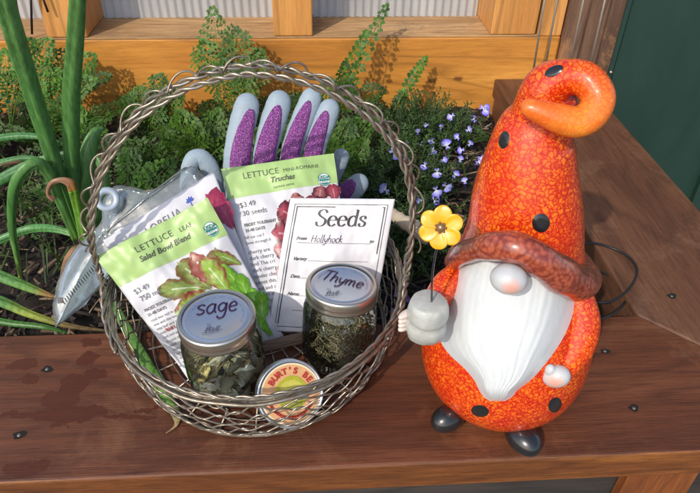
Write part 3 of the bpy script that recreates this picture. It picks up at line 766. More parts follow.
# dried sage: crumpled leaves
def crumple(Mx, n, r, z0, z1, pal, L, W, name, label):
    m = MB()
    for i in range(n):
        a = random.uniform(0, 2*PI); rr = r*math.sqrt(random.random()); zc = random.uniform(z0, z1)*(1 if random.random() < .8 else .85)
        c = V((rr*math.cos(a), rr*math.sin(a), zc)); rot = Matrix.Rotation(random.uniform(0, 2*PI), 3, 'Z') @ Matrix.Rotation(random.uniform(-1.3, 1.3), 3, 'X') @ Matrix.Rotation(random.uniform(-1, 1), 3, 'Y')
        l = L*random.uniform(.6, 1.3); w_ = W*random.uniform(.6, 1.2); curl = random.uniform(-1.6, 1.6); cv = random.uniform(.3, 1.2); vs = []; col = random.choice(pal); f = random.uniform(.8, 1.25); cc = []
        for p in range(7):
            s = p/6; wd = w_*math.sin(PI*min(.98, max(.04, s)))**.8
            for q in (-1, -.5, 0, .5, 1):
                x = (s-.5)*l; y = q*wd*math.cos(cv*q*.9); z = abs(q)*wd*math.sin(cv)*.8 + .12*l*math.sin(curl*s*3) + .0008*math.sin(p*2.3+q*5+i)
                v = c + rot @ V((x, y, z)); d = math.hypot(v.x, v.y)
                if d > .0352: v.x *= .0352/d; v.y *= .0352/d
                v.z = max(.005, min(z1+.006, v.z)); vs.append(Mx @ v); cc.append(tuple(k*f*(1.25 if q == 0 else 1) for k in col))
        m.add(vs, [(p*5+q, p*5+q+1, (p+1)*5+q+1, (p+1)*5+q) for p in range(6) for q in range(4)], 0, cc)
    return m
m = crumple(MS, 170, .031, .008, .058, [(.50,.53,.36),(.60,.62,.44),(.38,.41,.26),(.70,.62,.28),(.74,.76,.68),(.30,.31,.2)], .022, .0075, '', '')
for i in range(50):
    a = random.uniform(0, 2*PI); b = a+random.uniform(1.5, 4); z = random.uniform(.01, .06)
    m.sweep([MS @ V((.03*math.cos(a), .03*math.sin(a), z)), MS @ V((.01*math.cos(a+b), .01*math.sin(b), z+.004)), MS @ V((.03*math.cos(b), .03*math.sin(b), z+random.uniform(-.015,.012)))], .0006, 5, cols=[(.26,.22,.13)]*3)
tag(m.build('dried_sage', vcol('dried_leaf', .8)), 'crumpled pale grey-green dried sage leaves filling the left jar', 'dried herbs', kind='stuff')
m = MB()
for i in range(520):
    a = random.uniform(0, 2*PI); rr = .034*math.sqrt(random.random()); zc = random.uniform(.006, .050); c = V((rr*math.cos(a), rr*math.sin(a), zc))
    d = V((random.uniform(-1,1), random.uniform(-1,1), random.uniform(-.7,.7))).normalized(); L = random.uniform(.006, .018); bend = V((random.uniform(-1,1), random.uniform(-1,1), random.uniform(-1,1)))*.003
    P = [c-d*L/2, c+bend, c+d*L/2]
    for p in P:
        q = math.hypot(p.x, p.y)
        if q > .0352: p.x *= .0352/q; p.y *= .0352/q
        p.z = max(.005, p.z)
    col = random.choice([(.14,.13,.07),(.19,.19,.09),(.11,.10,.06),(.28,.24,.13),(.38,.30,.17)])
    m.sweep([MT @ p for p in P], .00045, 4, cols=[col]*3)
    for k in range(7):
        s = random.random(); p = (P[0]*(1-s)+P[2]*s)+bend*math.sin(PI*s); e = V((random.uniform(-1,1), random.uniform(-1,1), random.uniform(-1,1))).normalized(); f = e.orthogonal().normalized()
        col = random.choice([(.11,.13,.055),(.16,.18,.08),(.08,.09,.045),(.22,.22,.11)]); l = random.uniform(.0015, .0035)
        vs = [p, p+e*l*.5+f*l*.25, p+e*l, p+e*l*.5-f*l*.25]
        for v in vs:
            q = math.hypot(v.x, v.y)
            if q > .0355: v.x *= .0355/q; v.y *= .0355/q
        m.add([MT @ v for v in vs], [(0,1,2,3)], 0, [col]*4)
tag(m.build('dried_thyme', vcol('dried_thyme_leaf', .8), smooth=False), 'dark green-brown dried thyme sprigs and leaves filling the right jar', 'dried herbs', kind='stuff')

# ------------------------------------------------------------------ round tin
tc = pz(291, 394, .036); tn = (V((CAM.x-.03, CAM.y, CAM.z)) - tc).normalized(); tn = (tn + V((.26, -.10, -.10))).normalized()
tx = Rt - tn*Rt.dot(tn); tx.normalize(); ty = tn.cross(tx)
MTn = Matrix(((tx.x, ty.x, tn.x, tc.x), (tx.y, ty.y, tn.y, tc.y), (tx.z, ty.z, tn.z, tc.z), (0,0,0,1)))
tt = thing('balm_tin', tc - ty*.032, 'round silver balm tin with peach and yellow label leaning between the jars', 'tin')
r = .0318
m = MB(); m.lathe([(.0001,-.020),(r*.94,-.020),(r*.97,-.019),(r*.97,-.008)], MTn, 64); m.build('tin_base', band_m, tt)
m = MB(); m.lathe([(r,-.011),(r*1.008,-.0105),(r,-.0095),(r,-.0015),(r*.975,0),(r*.94,.0002),(r*.925,-.0008),(.0001,-.0008)], MTn, 64); ld = m.build('tin_lid', tin, tt)
def tl(x, y, o): return MTn @ V((x, y, o))
m = MB(); n = 64
def ringp(r0, r1, o, mi):
    vs = [tl(q*math.cos(2*PI*k/n), q*math.sin(2*PI*k/n), o) for q in (r0, r1) for k in range(n)]
    m.add(vs, [(k, (k+1)%n, n+(k+1)%n, n+k) for k in range(n)], mi)
ringp(.0270, .0285, -.0004, 1); ringp(.0001, .0270, -.0004, 0)
m.build('label', [simple('peach_print', (.66,.36,.17), .4, nscale=150, var=.15), simple('cream_print', (.75,.66,.45), .4)], ld, False)
m = MB(); cs = []
for (cx_, cy_, ra, rb, c_, o) in [(.001,.001,.0150,.0160,(.46,.46,.03),.0000),(.001,.0045,.0110,.0085,(.62,.58,.10),.0002),(.001,-.002,.0118,.0060,(.40,.42,.05),.0003),(.0005,-.010,.0100,.0045,(.34,.34,.05),.0004)]:
    k = 32; m.add([tl(cx_+ra*math.cos(2*PI*i/k)*(1+.06*math.sin(5*2*PI*i/k)), cy_+rb*math.sin(2*PI*i/k), o) for i in range(k)], [tuple(range(k))], 0, [c_]*k)
m.build('label_picture', vcol('tin_picture'), ld, False)
m = MB()
def arc(st, a0, da, rad, size, flip=False, bold=.0003):
    for i, ch in enumerate(st):
        if ch == ' ': continue
        vs, fs = text_geo(ch, size, align='CENTER', bold=bold); th = R(a0-i*da) if not flip else R(a0+i*da)
        s = -1 if flip else 1
        m.add([tl((rad+s*b)*math.cos(th)+s*a*math.sin(th), (rad+s*b)*math.sin(th)-s*a*math.cos(th), .0006) for a, b in vs], fs)
arc("BURT'S BEES", 150, 14, .0190, .0080)
for k in range(26):
    th = R(205+k*5.2); w_ = .0008+.0006*(k*7 % 3); m.add([tl(a*math.cos(th)-b*math.sin(th), a*math.sin(th)+b*math.cos(th), .0006) for a, b in ((.0200,-w_),(.0200,w_),(.0224,w_),(.0224,-w_))], [(0,1,2,3)])
m.build('lettering', simple('red_print', (.42,.035,.02), .5), ld, False)

# ------------------------------------------------------------------ gnome
A = V((.178, .405, 0)); nn = V((.40, .92, 0)).normalized(); T = V((nn.y, -nn.x, 0)); FD = -nn
def G(t, f, z): return A + T*t + FD*f + V((0,0,z))
def gpx(x, y, f):
    d = ray(x, y); q = A + FD*f; s = (q-CAM).dot(nn)/d.dot(nn); return CAM + d*s
gn = thing('garden_gnome', A, 'glossy orange ceramic gnome with white beard and curled hat holding a yellow flower', 'garden gnome')
GZ = glaze()
def closed_sweep(m, P, Rr, n=40, nrm=V((0,-1,0)), cols=None):
    m.sweep(P, Rr, n, nrm=nrm, cols=cols)
# body
m = MB(); prof = crom([(0,.040),(.003,.052),(.014,.064),(.035,.0745),(.060,.0785),(.090,.0765),(.120,.068),(.150,.056),(.185,.045)], 40)
m.sweep([G(0, 0, z) for z, r in prof], [r for z, r in prof], 72, nrm=V((0,-1,0)), cols=[(1,1,1)]*40)
body = m.build('body', GZ, gn)
# hat
hatp = [(*G(.000,-.002,.150), .0545, 1), (*G(-.004,-.002,.175), .0515, 1), (*G(-.006,-.003,.200), .0470, 1), (*G(-.0105,-.004,.230), .0425, 1), (*G(-.0130,-.005,.257), .0362, 1),
        (*G(-.0135,-.006,.279), .0305, 1), (*G(-.0105,-.006,.296), .0250, 1),
        (*gpx(550,88,-.004), .0190, 1), (*gpx(567,78,.000), .0130, 1), (*gpx(586,80,.004), .0118, .8), (*gpx(598,97,.010), .0114, .35), (*gpx(592,114,.018), .0112, .05), (*gpx(577,122,.024), .0108, 0),
        (*gpx(558,118,.029), .0100, 0), (*gpx(541,112,.032), .0080, 0), (*gpx(529,108,.033), .0064, 0), (*gpx(523,107,.033), .0046, 0), (*gpx(520,107,.033), .0012, 0)]
HPt = crom(hatp, 150)
m = MB(); m.sweep([V(q[:3]) for q in HPt], [q[3] for q in HPt], 56, nrm=None, cols=[(1, max(0, min(1, q[4])), 1) for q in HPt])
hat = m.build('hat', GZ, gn)
black = simple('black_gloss_paint', (.012,.012,.013), .25, coat=.8, var=.2)
db = NT('brim_brown_glaze'); c = db.coord(); vv = db.add('ShaderNodeTexVoronoi', feature='SMOOTH_F1'); db.l.new(c, vv.inputs['Vector']); vv.inputs['Scale'].default_value = 330
db.P(color=db.mix(db.ramp(vv.outputs['Distance'], [(.2, 1), (.6, 0)]), (.20,.030,.014), db.mix(db.noise(c, 60, 3), (.36,.075,.035), (.46,.11,.05))), rough=.3, coat=.8, coatr=.1); db.bump(vv.outputs['Distance'], .15, .0006); darkbrown = db.m
skinp = NT('pale_glaze'); c = skinp.coord()
at_ = skinp.add('ShaderNodeAttribute', attribute_name='tint'); sp_ = skinp.add('ShaderNodeSeparateColor'); skinp.l.new(at_.outputs['Color'], sp_.inputs[0])
skinp.P(color=skinp.mix(sp_.outputs[0], skinp.mix(skinp.noise(c, 90, 3), (.42,.44,.45), (.54,.56,.57)), (.66,.32,.24)), rough=.32, coat=.5); skinp = skinp.m
pink = simple('pink_blush', (.62,.30,.22), .35, coat=.3)
dg = bpy.context.evaluated_depsgraph_get()
def bvh(o):
    me = o.data; return BVHTree.FromPolygons([tuple(o.matrix_world @ v.co) for v in me.vertices], [tuple(p.vertices) for p in me.polygons])
bpy.context.view_layer.update()
BB = bvh(body); BH = bvh(hat)
def hit(B, x, y, off=.0005):
    d = ray(x, y).normalized(); p, nrm, _, _ = B.ray_cast(CAM, d)
    if p is None: return None
    return p + (nrm if nrm.dot(d) < 0 else -nrm)*off
def spot(B, x, y, rx, ry, rot=0, mat=None, name='spot', parent=gn, off=.0006):
    m = MB(); vs = []; fs = []; n = 28; ca, sa = math.cos(R(rot)), math.sin(R(rot)); ok = True
    for j in range(0, 5):
        for k in range(n):
            a = 2*PI*k/n; q = j/4; dx, dy = rx*q*math.cos(a), ry*q*math.sin(a); h = hit(B, x+dx*ca-dy*sa, y+dx*sa+dy*ca, off*(1 if j < 4 else .05))
            if h is None: return
            vs.append(h)
    for j in range(4):
        for k in range(n): fs.append((j*n+k, j*n+(k+1)%n, (j+1)*n+(k+1)%n, (j+1)*n+k))
    m.add(vs, fs); return m.build(name, mat or black, parent)
spot(BH, 541, 223, 9, 9.5, parent=hat); spot(BH, 504, 140, 5.5, 9, 12, parent=hat); spot(BH, 554, 71, 10, 5.0, -25, parent=hat); spot(BH, 575, 104, 5, 5, parent=hat)
spot(BB, 480, 411, 9, 6, 8, parent=body); spot(BB, 555, 405, 6.5, 8, 25, parent=body)
# brim
m = MB()
BP = [(*gpx(453,262,.015), .0075), (*gpx(462,254,.040), .0085), (*gpx(480,248,.055), .0098), (*gpx(502,246,.063), .0108), (*gpx(524,250,.066), .0115), (*gpx(545,264,.061), .0125),
      (*gpx(564,277,.047), .0138), (*gpx(577,283,.028), .0148), (*gpx(582,278,.006), .0135), (*G(.042,-.030,.155), .012), (*G(.015,-.050,.158), .011), (*G(-.020,-.045,.160), .010), (*G(-.050,-.020,.160), .0085), (*gpx(453,262,.015), .0075)]
BQ = crom(BP, 160)[:-1]; P = [V(q[:3]) for q in BQ]; Rr = [q[3]*(1.04+.05*math.sin(i*.21)+.03*math.sin(i*.47)) for i, q in enumerate(BQ)]
m.sweep(P, Rr, 24, closed=True); brim = m.build('brim', darkbrown, gn)
# beard: a relief puffed out of the body
rows = [(258,454,560),(272,443,574),(285,438,577),(300,436,576),(320,436,571),(340,440,562),(355,450,552),(368,464,542),(380,474,531),(390,479,518),(397,484,512),(401,490,505)]
NR, NC = 70, 90; rr_ = crom(rows, NR); m = MB(); vs = []
for j, (y, xl, xr_) in enumerate(rr_):
    for i in range(NC+1):
        u = i/NC; x = xl+(xr_-xl)*u; v = j/(NR-1)
        h = hit(BB, x, y+6*math.sin(PI*u)*(1-v)*0, 0)
        d = ray(x, y).normalized()
        if h is None: h = CAM + d*((G(0,.02,.12)-CAM).length)
        edge = min(1, 4.2*min(u, 1-u))*min(1, 5*(1-v)+.0); edge = math.sin(edge*PI/2)
        th = .0130*edge*(1-.15*v) + .00022*edge*(math.sin(u*62+3*math.sin(v*4+u*6)) + .6*math.sin(u*121+v*9))
        th += .003*edge*math.cos((u-.5)*PI)
        vs.append(h + (-d)*th + V((0,0,.0)))
m.add(vs, [(j*(NC+1)+i, (j+1)*(NC+1)+i, (j+1)*(NC+1)+i+1, j*(NC+1)+i+1) for j in range(NR-1) for i in range(NC)])
bm_ = NT('beard_white'); c = bm_.coord(); nz = bm_.noise(bm_.coord((1,1,.12)), 420, 4, .6)
bm_.P(color=bm_.ramp(nz, [(.3, (.57,.60,.62)), (.6, (.61,.64,.655))]), rough=.35, coat=.4); bm_.bump(nz, .14, .0004)
beard = m.build('beard', bm_.m, gn)
# nose
def blush(m, ctr, r):
    m.usecol = True; m.col = [(max(0, 1-((V(v)-ctr).length/r)**1.6),)*3 for v in m.v]
c = gpx(509, 279, .077); m = MB(); m.ellipsoid(c, (T*.0138, V((0,0,.0115)), FD*.0120), 48, 32); blush(m, c+FD*.010+T*.003+V((0,0,.001)), .0085); nose = m.build('nose', skinp, gn)
# arms: sleeves part of the glazed body look
m = MB(); P = crom([(*gpx(577,292,.015), .012), (*gpx(581,320,.022), .0155), (*gpx(576,345,.032), .0155), (*gpx(566,364,.042), .0125), (*gpx(560,372,.046), .010)], 24)
m.sweep([V(q[:3]) for q in P], [q[3] for q in P], 28, cols=[(1,1,1)]*24); m.build('sleeve', GZ, gn)
m = MB(); P = crom([(*gpx(456,274,.022), .010), (*gpx(446,284,.034), .0115), (*gpx(438,298,.046), .0115), (*gpx(434,312,.052), .010)], 20)
m.sweep([V(q[:3]) for q in P], [q[3] for q in P], 28, cols=[(1,1,1)]*20); m.build('sleeve', GZ, gn)
# right hand: mitten with finger creases and thumb
c = gpx(556, 376, .060); m = MB()
m.ellipsoid(c, ((T*.8+V((0,0,.5))).normalized()*.0120, FD*.0095, (V((0,0,.8))-T*.5).normalized()*.0100), 28, 18)
m.ellipsoid(c+T*-.006+V((0,0,.007))+FD*.002, (T*.0045, FD*.0045, V((0,0,.006))), 16, 10)
blush(m, c+FD*.0085+V((0,0,.001)), .009); hd = m.build('hand', skinp, gn)
# stump pot in the left hand
pc = gpx(427, 318, .078); m = MB(); nS = 48; vs = []
stp = [(.0001,-.020),(.012,-.0195),(.0165,-.016),(.0180,-.008),(.0178,-.003),(.0160,-.0005),(.0178,.002),(.0182,.006),(.0172,.013),(.0158,.0175),(.0140,.0188),(.0001,.0180)]
for r_, z_ in stp:
    for k in range(nS):
        a = 2*PI*k/nS; q = .93*r_*(1+.03*math.sin(3*a+z_*200)+.012*math.sin(9*a)); vs.append(pc+V((q*math.cos(a), q*math.sin(a), z_)))
m.add(vs, [(j*nS+k, j*nS+(k+1)%nS, (j+1)*nS+(k+1)%nS, (j+1)*nS+k) for j in range(len(stp)-1) for k in range(nS)])
m.build('stump', simple('grey_stone_glaze', (.42,.43,.40), .45, coat=.3, var=.3, nscale=90, bump=.4, bdist=.001), gn)
m = MB()
for k in range(4):
    q = pc + T*-.0165 + FD*(-.004+.003*k*.3) + V((0,0,-.015+.0055*k)); m.ellipsoid(q+FD*.004, ((T*.4-FD*.9).normalized()*.0085, T*.0042, V((0,0,.0031))), 18, 10)
m.build('hand', simple('pale_pink_glaze', (.62,.52,.47), .35, coat=.4), gn)
# flower
yel = simple('yellow_enamel', (.80,.38,.008), .3, coat=.7, var=.2, nscale=120)
b0 = pc+V((.002,0,.018)); fc = gpx(441, 227, .085)
fl = MB(); P = crom([b0, b0.lerp(fc,.5)+V((-.002,0,0)), fc-FD*.004], 12); fl.sweep([V(q) for q in P], .0009, 8); stem = fl.build('stem', black, gn)
fn_ = (CAM-fc).normalized(); fn_ = (fn_*.9+V((-.1,-.2,-.1))).normalized(); fx = Rt-fn_*Rt.dot(fn_); fx.normalize(); fy = fn_.cross(fx)
for k in range(6):
    a = R(84+60*k); dr = fx*math.cos(a)+fy*math.sin(a); sd_ = fn_.cross(dr); m = MB(); vs = []
    for i in range(9):
        s = i/8; wd = .0069*(max(0,math.sin(PI*min(1,(s**1.25*.80+.12))))**.6)*(1 if s < .93 else .80)
        for q in (-1,-.5,0,.5,1):
            z = .0035*s - .003*s*s*s + .0012*q*q; wob = .0004*math.sin(q*7)
            vs.append(fc + dr*(.0025+.0135*s) + sd_*(q*wd) + fn_*(z+wob))
    m.add(vs, [(i*5+j, i*5+j+1, (i+1)*5+j+1, (i+1)*5+j) for i in range(8) for j in range(4)])
    o = m.build('petal', yel, stem); md = o.modifiers.new('s', 'SOLIDIFY'); md.thickness = .0016; md2 = o.modifiers.new('u', 'SUBSURF'); md2.levels = 1; md2.render_levels = 1
m = MB(); m.ellipsoid(fc+fn_*.002, (fx*.0034, fy*.0034, fn_*.003), 18, 12)
for k in range(7):
    a = 2*PI*k/7; m.ellipsoid(fc+fn_*.003+(fx*math.cos(a)+fy*math.sin(a))*.0034, (fx*.0011, fy*.0011, fn_*.0016), 8, 6)
m.build('flower_centre', simple('bronze_centre', (.28,.17,.09), .35, .5), stem)
# feet
for (x, y, f) in ((448, 418, .062), (523, 438, .070)):
    c = gpx(x, y, f); c.z = .0125; s = 1 if x > 500 else -1
    c = pz(x, y, .013)
    m = MB(); m.ellipsoid(c, ((T*.9+FD*.1*s).normalized()*(.0175 if s > 0 else .0150), (FD+T*.2*s).normalized()*.0165, V((0,0,.0129))), 32, 18); m.build('foot', black, gn)

# ------------------------------------------------------------------ cable behind the gnome
def cable(pts, name='c'):
    P = [V(q) for q in crom([pz(x, y, z) for x, y, z in pts], 70)]; return P
m = MB()
m.sweep(cable([(560,250,.03),(590,243,.012),(612,248,.004),(630,258,.004),(637,272,.004),(628,290,.002),(608,302,.0025),(585,300,.004),(570,292,.01)]), .0016, 8)
m.sweep(cable([(560,265,.02),(590,268,.002),(612,278,-.012),(626,297,-.012),(614,313,.0035),(592,321,.0035),(570,320,.0035),(555,310,.0035)]), .0016, 8)
tag(m.build('cable', simple('black_cable', (.015,.015,.016), .45)), 'thin black cable looping on the boards to the right behind the gnome', 'cable')

# ------------------------------------------------------------------ gloves
gg = NT('grey_glove_rubber'); c = gg.coord(); gg.P(color=gg.mix(gg.noise(c, 60, 3), (.24,.31,.37), (.31,.38,.44)), rough=.55, spec=.4); v = gg.add('ShaderNodeTexVoronoi'); gg.l.new(c, v.inputs['Vector']); v.inputs['Scale'].default_value = 420; hb = gg.math('ADD', v.outputs[0], gg.math('MULTIPLY', gg.noise(gg.coord((30, 30, 90)), 1.0, 4, .6, .8), 6.0)); gg.bump(hb, .22, .0008); gg = gg.m
pg = NT('purple_glitter_grip'); c = pg.coord(); v = pg.add('ShaderNodeTexVoronoi'); pg.l.new(c, v.inputs['Vector']); v.inputs['Scale'].default_value = 900
nz = pg.noise(c, 700, 3, .7)
pg.P(color=pg.ramp(nz, [(.35, (.07,.008,.08)), (.55, (.20,.03,.22)), (.72, (.60,.25,.60))]), rough=.35, spec=.6); pg.bump(v.outputs[0], .8, .0009); pg = pg.m
def finger(m, mg, pts, r, grip=True, flat=.62, goff=0.0):
    """pts: (px,py,Y) root -> tip"""
    P = [py(*q) for q in pts]; n = 26; Q = [V(q) for q in crom(P, n)]; r *= 1.03
    tip = (Q[-1]-Q[-2]).normalized(); fw = (CAM-Q[n//2]).normalized()
    rad = [r*(1.0+.05*math.sin(i/n*9)+.02*math.sin(i*1.9))*(1-.14*(i/n)**3) for i in range(n)]
    for k in range(1, 9):
        a = k/8*PI/2; Q.append(Q[n-1]+tip*r*.95*math.sin(a)); rad.append(max(rad[n-1]*math.cos(a), r*.02))
    m.sweep(Q, rad, 22, nrm=fw, flat=flat)
    if grip:
        sd = tip.cross(fw).normalized(); Q2 = [q+fw*(r*.50)+sd*(goff-.0015) for q in Q[:n-1]]; n2 = len(Q2); rad2 = [r*.80*min(1, (1-(i/n2)**4)+.01)**.7 for i in range(n2)]
        mg.sweep(Q2, rad2, 20, nrm=fw, flat=.40)
g1 = thing('gardening_glove', py(270,200,0.635), 'grey rubber gardening glove with purple glitter palm, fingers up behind the packets', 'glove')
m = MB(); mg = MB()
finger(m, mg, [(242,215,0.620),(236,160,0.635),(247,106,0.660)], .0150, goff=.0065)
finger(m, mg, [(268,215,0.620),(264,160,0.635),(279,103,0.665)], .0148, goff=.002)
finger(m, mg, [(292,210,0.623),(291,155,0.640),(311,99,0.667)], .0130, goff=.001)
finger(m, mg, [(312,210,0.627),(314,155,0.640),(329,110,0.660)], .0130, goff=.000)
finger(m, None, [(225,230,0.625),(214,180,0.635),(206,162,0.640),(197,157,0.640),(190,166,0.635),(188,196,0.625),(188,225,0.620)], .0100, grip=False)
m.sweep([py(276,290,0.585), py(276,250,0.605), py(276,215,0.620), py(276,196,0.625)], [.035,.045,.048,.044], 32, nrm=(CAM-py(276,215,0.620)).normalized(), flat=.35)
m.build('glove_shell', gg, g1); mg.build('grip_coating', pg, g1)
g2 = thing('gardening_glove', py(345,200,0.675), 'second grey gardening glove, fingertips peeping out behind the Seeds envelope', 'glove')
m = MB(); mg = MB()
finger(m, None, [(322,205,0.665),(332,178,0.670),(341,157,0.675)], .0110, grip=False)
finger(m, mg, [(325,215,0.655),(345,197,0.660),(358,184,0.665)], .0140, goff=-.004)
m.sweep([py(300,260,0.635), py(312,230,0.645), py(325,205,0.655)], [.035,.04,.03], 28, nrm=(CAM-py(312,230,0.645)).normalized(), flat=.3)
m.build('glove_shell', gg, g2); mg.build('grip_coating', pg, g2)

# ------------------------------------------------------------------ clear plastic pouch with eyelet
pls = glass('clear_plastic', (.80,.86,.88), 1.3, .08, .08, .14)
po = thing('plastic_pouch', py(80,300,.56), 'clear plastic hanging pouch with grey eyelet and ruler marks left of the packets', 'pouch')
outl = [(55,328,.010),(53,300,.030),(62,272,.048),(80,243,.070),(100,222,.090),(103,198,.112),(120,186,.122),(150,190,.122),(175,178,.132),(192,166,.14),(205,185,.125),(170,215,.10),(130,250,.07),(108,280,.04),(80,308,.02)]
cen = pz(105, 240, .075); N = len(outl); m = MB(); OP = [V(q) for q in crom([pz(*q) for q in outl+[outl[0]]], 90)][:-1]; vs = [cen]; K = 10
for j in range(1, K+1):
    s = j/K
    for i, p in enumerate(OP):
        q = cen.lerp(p, s); h = .010*(1-s*s) + .0045*fbm((q.x*26, q.y*26, 2.0), 1.0, 3) + .002*math.sin((q.x-q.y)*240)*(s*.8)
        vs.append(q+V((0,-.5,.8))*h)
n = len(OP); fs = [(0, 1+i, 1+(i+1)%n) for i in range(n)]
for j in range(K-1):
    for i in range(n): fs.append((1+j*n+i, 1+(j+1)*n+i, 1+(j+1)*n+(i+1)%n, 1+j*n+(i+1)%n))
m.add(vs, fs); o = m.build('pouch_sheet', pls, po); md = o.modifiers.new('s', 'SOLIDIFY'); md.thickness = .003; md.offset = 1
m = MB(); q = [pz(57,322,.014), pz(64,285,.04), pz(95,250,.06), pz(112,262,.055), pz(85,303,.02)]
q = [a-V((0,.0,.003)) for a in q]; m.add(q, [(0,1,2,3,4)]); m.build('inner_card', simple('silver_card', (.62,.66,.66), .3, .15, var=.2, nscale=40), po, False)
m = MB()
for i in range(20):
    s = i/19; a = pz(66+38*s, 306-44*s, .035+.03*s)+V((0,-.004,.012)); b = pz(68.6+38*s, 310-44*s, .035+.03*s)+V((0,-.004,.012)); d = (pz(67.2+38*s, 306-44*s, .035+.03*s)-pz(66+38*s, 306-44*s, .035+.03*s))
    m.add([a, a+d, b+d, b], [(0,1,2,3)])
a = pz(62,309,.030)+V((0,-.004,.012)); m.add([a, a+V((.006,0,0)), a+V((.006,.004,.005)), a+V((0,.004,.005))], [(0,1,2,3)])
m.build('ruler_marks', ink, po, False)
ec = pz(111, 203, .113)+V((0,-.008,.010)); en = (CAM-ec).normalized(); ex = en.orthogonal().normalized(); ey = en.cross(ex); m = MB()
m.sweep([ec+(ex*math.cos(2*PI*k/40)+ey*math.sin(2*PI*k/40))*.0098 for k in range(40)], .0038, 12, closed=True, nrm=None)
m.build('eyelet', simple('grey_eyelet', (.44,.52,.60), .25, .2, coat=.6), po)

# ------------------------------------------------------------------ onions
og = leafmat('onion_leaf', (.70,.74,.66), (1,1,1), .38, .2, 9, veins=(.45,.50,.42), attr=True)
def oc(c):
    return (.16*c[0], .36*c[1], .105*c[2]) if c[0] < 4 else (.055*c[0], .085*c[1], .05*c[2])
def onion_leaf(parent, pts, rads, cols=None, flat=.55, crease=True, name='leaf'):
    P = crom([(*py(x, y, Y), r*.80) for (x, y, Y), r in zip(pts, rads)], 48)
    if cols: cc = crom([(*c_,) for c_ in cols], 48)
    else: cc = [(1,1,1)]*48
    if cols: cc = crom([oc(c_) for c_ in cols], 48)
    else: cc = [oc((1,1,1))]*48
    cc = [tuple(max(0, k) for k in c_) for i, c_ in enumerate(cc)]
    Q = [V(p[:3]) for p in P]; fw = (CAM-Q[20]).normalized(); side = V((fw.x+.3, fw.y, fw.z)).normalized()
    m = MB(); m.sweep(Q, [max(.0004, p[3]) for p in P], 20, nrm=side, flat=flat, cols=cc)
    # hollow leaves dent along the middle and wrinkle where they bend
    for i in range(48):
        for k in range(20):
            v = V(m.v[i*20+k]); d = v-Q[i]; a = 2*PI*k/20
            dent = 1-.42*math.exp(-((math.sin(a+.35+.5*math.sin(i*.07)))/.30)**2)*(1 if math.cos(a+.35) > 0 else 0) + .035*fbm((v.x*40, v.y*40, v.z*14), 1, 2)
            m.v[i*20+k] = tuple(Q[i]+d*dent)
    return m.build(name, og, parent)
GY = [(1.5,1.3,.9), (1,1,1), (1,1,1), (.9,1,.9)]
TIP = [(1.5,1.3,.9), (1,1,1), (1.1,1,.9), (6,2.2,1.4)]
on = thing('onion_plant', py(80,238,.68), 'tall onion plant with thick upright green leaves left of the basket handle', 'onion plant', 'onion plants in the bed')
onion_leaf(on, [(80,238,.68),(62,185,.67),(38,110,.65),(10,20,.62),(-10,-50,.60)], [.008,.0105,.0125,.0125,.012], [(1.8,1.6,1.1),(1,1,1),(.9,1,.95),(1,1,1),(1,1,1)])
onion_leaf(on, [(82,238,.69),(74,190,.685),(71,110,.67),(76,30,.65),(80,-50,.63)], [.008,.011,.0125,.0110,.009], [(1.8,1.6,1.1),(1,1,1),(.85,.95,.9),(1,1,1),(1,1,1)])
onion_leaf(on, [(84,236,.69),(84,195,.69),(88,155,.70),(95,134,.71),(103,128,.72)], [.008,.012,.013,.009,.003])
onion_leaf(on, [(76,240,.67),(62,205,.66),(48,172,.65),(33,164,.64),(15,185,.63),(12,225,.63),(18,262,.62),(22,290,.61)], [.006,.0075,.009,.0085,.008,.006,.004,.0015], [(1.3,1.2,.9),(1,1,1),(1,1,1),(1,1,1),(.8,.9,.8),(.8,.9,.8),(1.3,1,.8),(3,1.2,1)])
onion_leaf(on, [(84,240,.67),(80,215,.66),(73,190,.65)], [.008,.0085,.0075], [(2.0,1.7,1.2),(1.6,1.5,.8),(1.6,1.4,.6)], name='leaf')
on_t = onion_leaf(on, [(73,190,.65),(70,183,.65),(60,180,.648),(51,184,.646),(48,194,.645),(54,200,.645)], [.0074,.0070,.0040,.0040,.003,.0045], [(9,3.2,1.2),(9,2.6,2),(10,3.6,4),(9,3,3.5),(8,2.6,3),(7,2,2.5)], name='dry_leaf_tip')
on_t['label'] = 'dried orange drooping leaf tip'
onion_leaf(on, [(88,236,.70),(98,215,.71),(106,190,.72),(101,165,.73),(92,150,.74)], [.007,.008,.008,.007,.003])
onion_leaf(on, [(78,236,.69),(55,229,.70),(30,229,.71),(0,240,.70),(-40,260,.69)], [.005,.0065,.0075,.007,.006], [(1.2,1.1,1),(.8,.95,1),(.8,.95,1),(.8,.95,1),(.8,.95,1)])
on2 = thing('onion_plant', pz(-30,270,-.05), 'onion plant with leaves lying low across the soil at the left edge', 'onion plant', 'onion plants in the bed')
onion_leaf(on2, [(-40,262,.58),(0,276,.575),(30,288,.57),(46,294,.567),(56,297,.565)], [.009,.0085,.0065,.004,.001], [(1,1,1),(1,1,1),(1.5,1.2,.9),(8,3,1.6),(7,2.2,1.4)])
onion_leaf(on2, [(-40,290,.56),(0,301,.56),(30,314,.555),(70,326,.55),(112,331,.55)], [.009,.008,.006,.004,.001], [(1,1,1),(1,1,1),(3,1.6,1),(5,2.2,1.6),(4,2,1.5)])
onion_leaf(on2, [(-30,315,.56),(10,323,.555),(45,327,.55),(70,334,.55)], [.006,.005,.004,.001], [(.7,.8,.7)]*4)
on3 = thing('onion_plant', py(-20,185,.85), 'onion plant with broad dusky leaves arching near the back left of the bed', 'onion plant', 'onion plants in the bed')
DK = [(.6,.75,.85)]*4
onion_leaf(on3, [(-40,200,.84),(0,180,.84),(35,163,.85),(70,152,.86)], [.010,.011,.010,.004], DK)
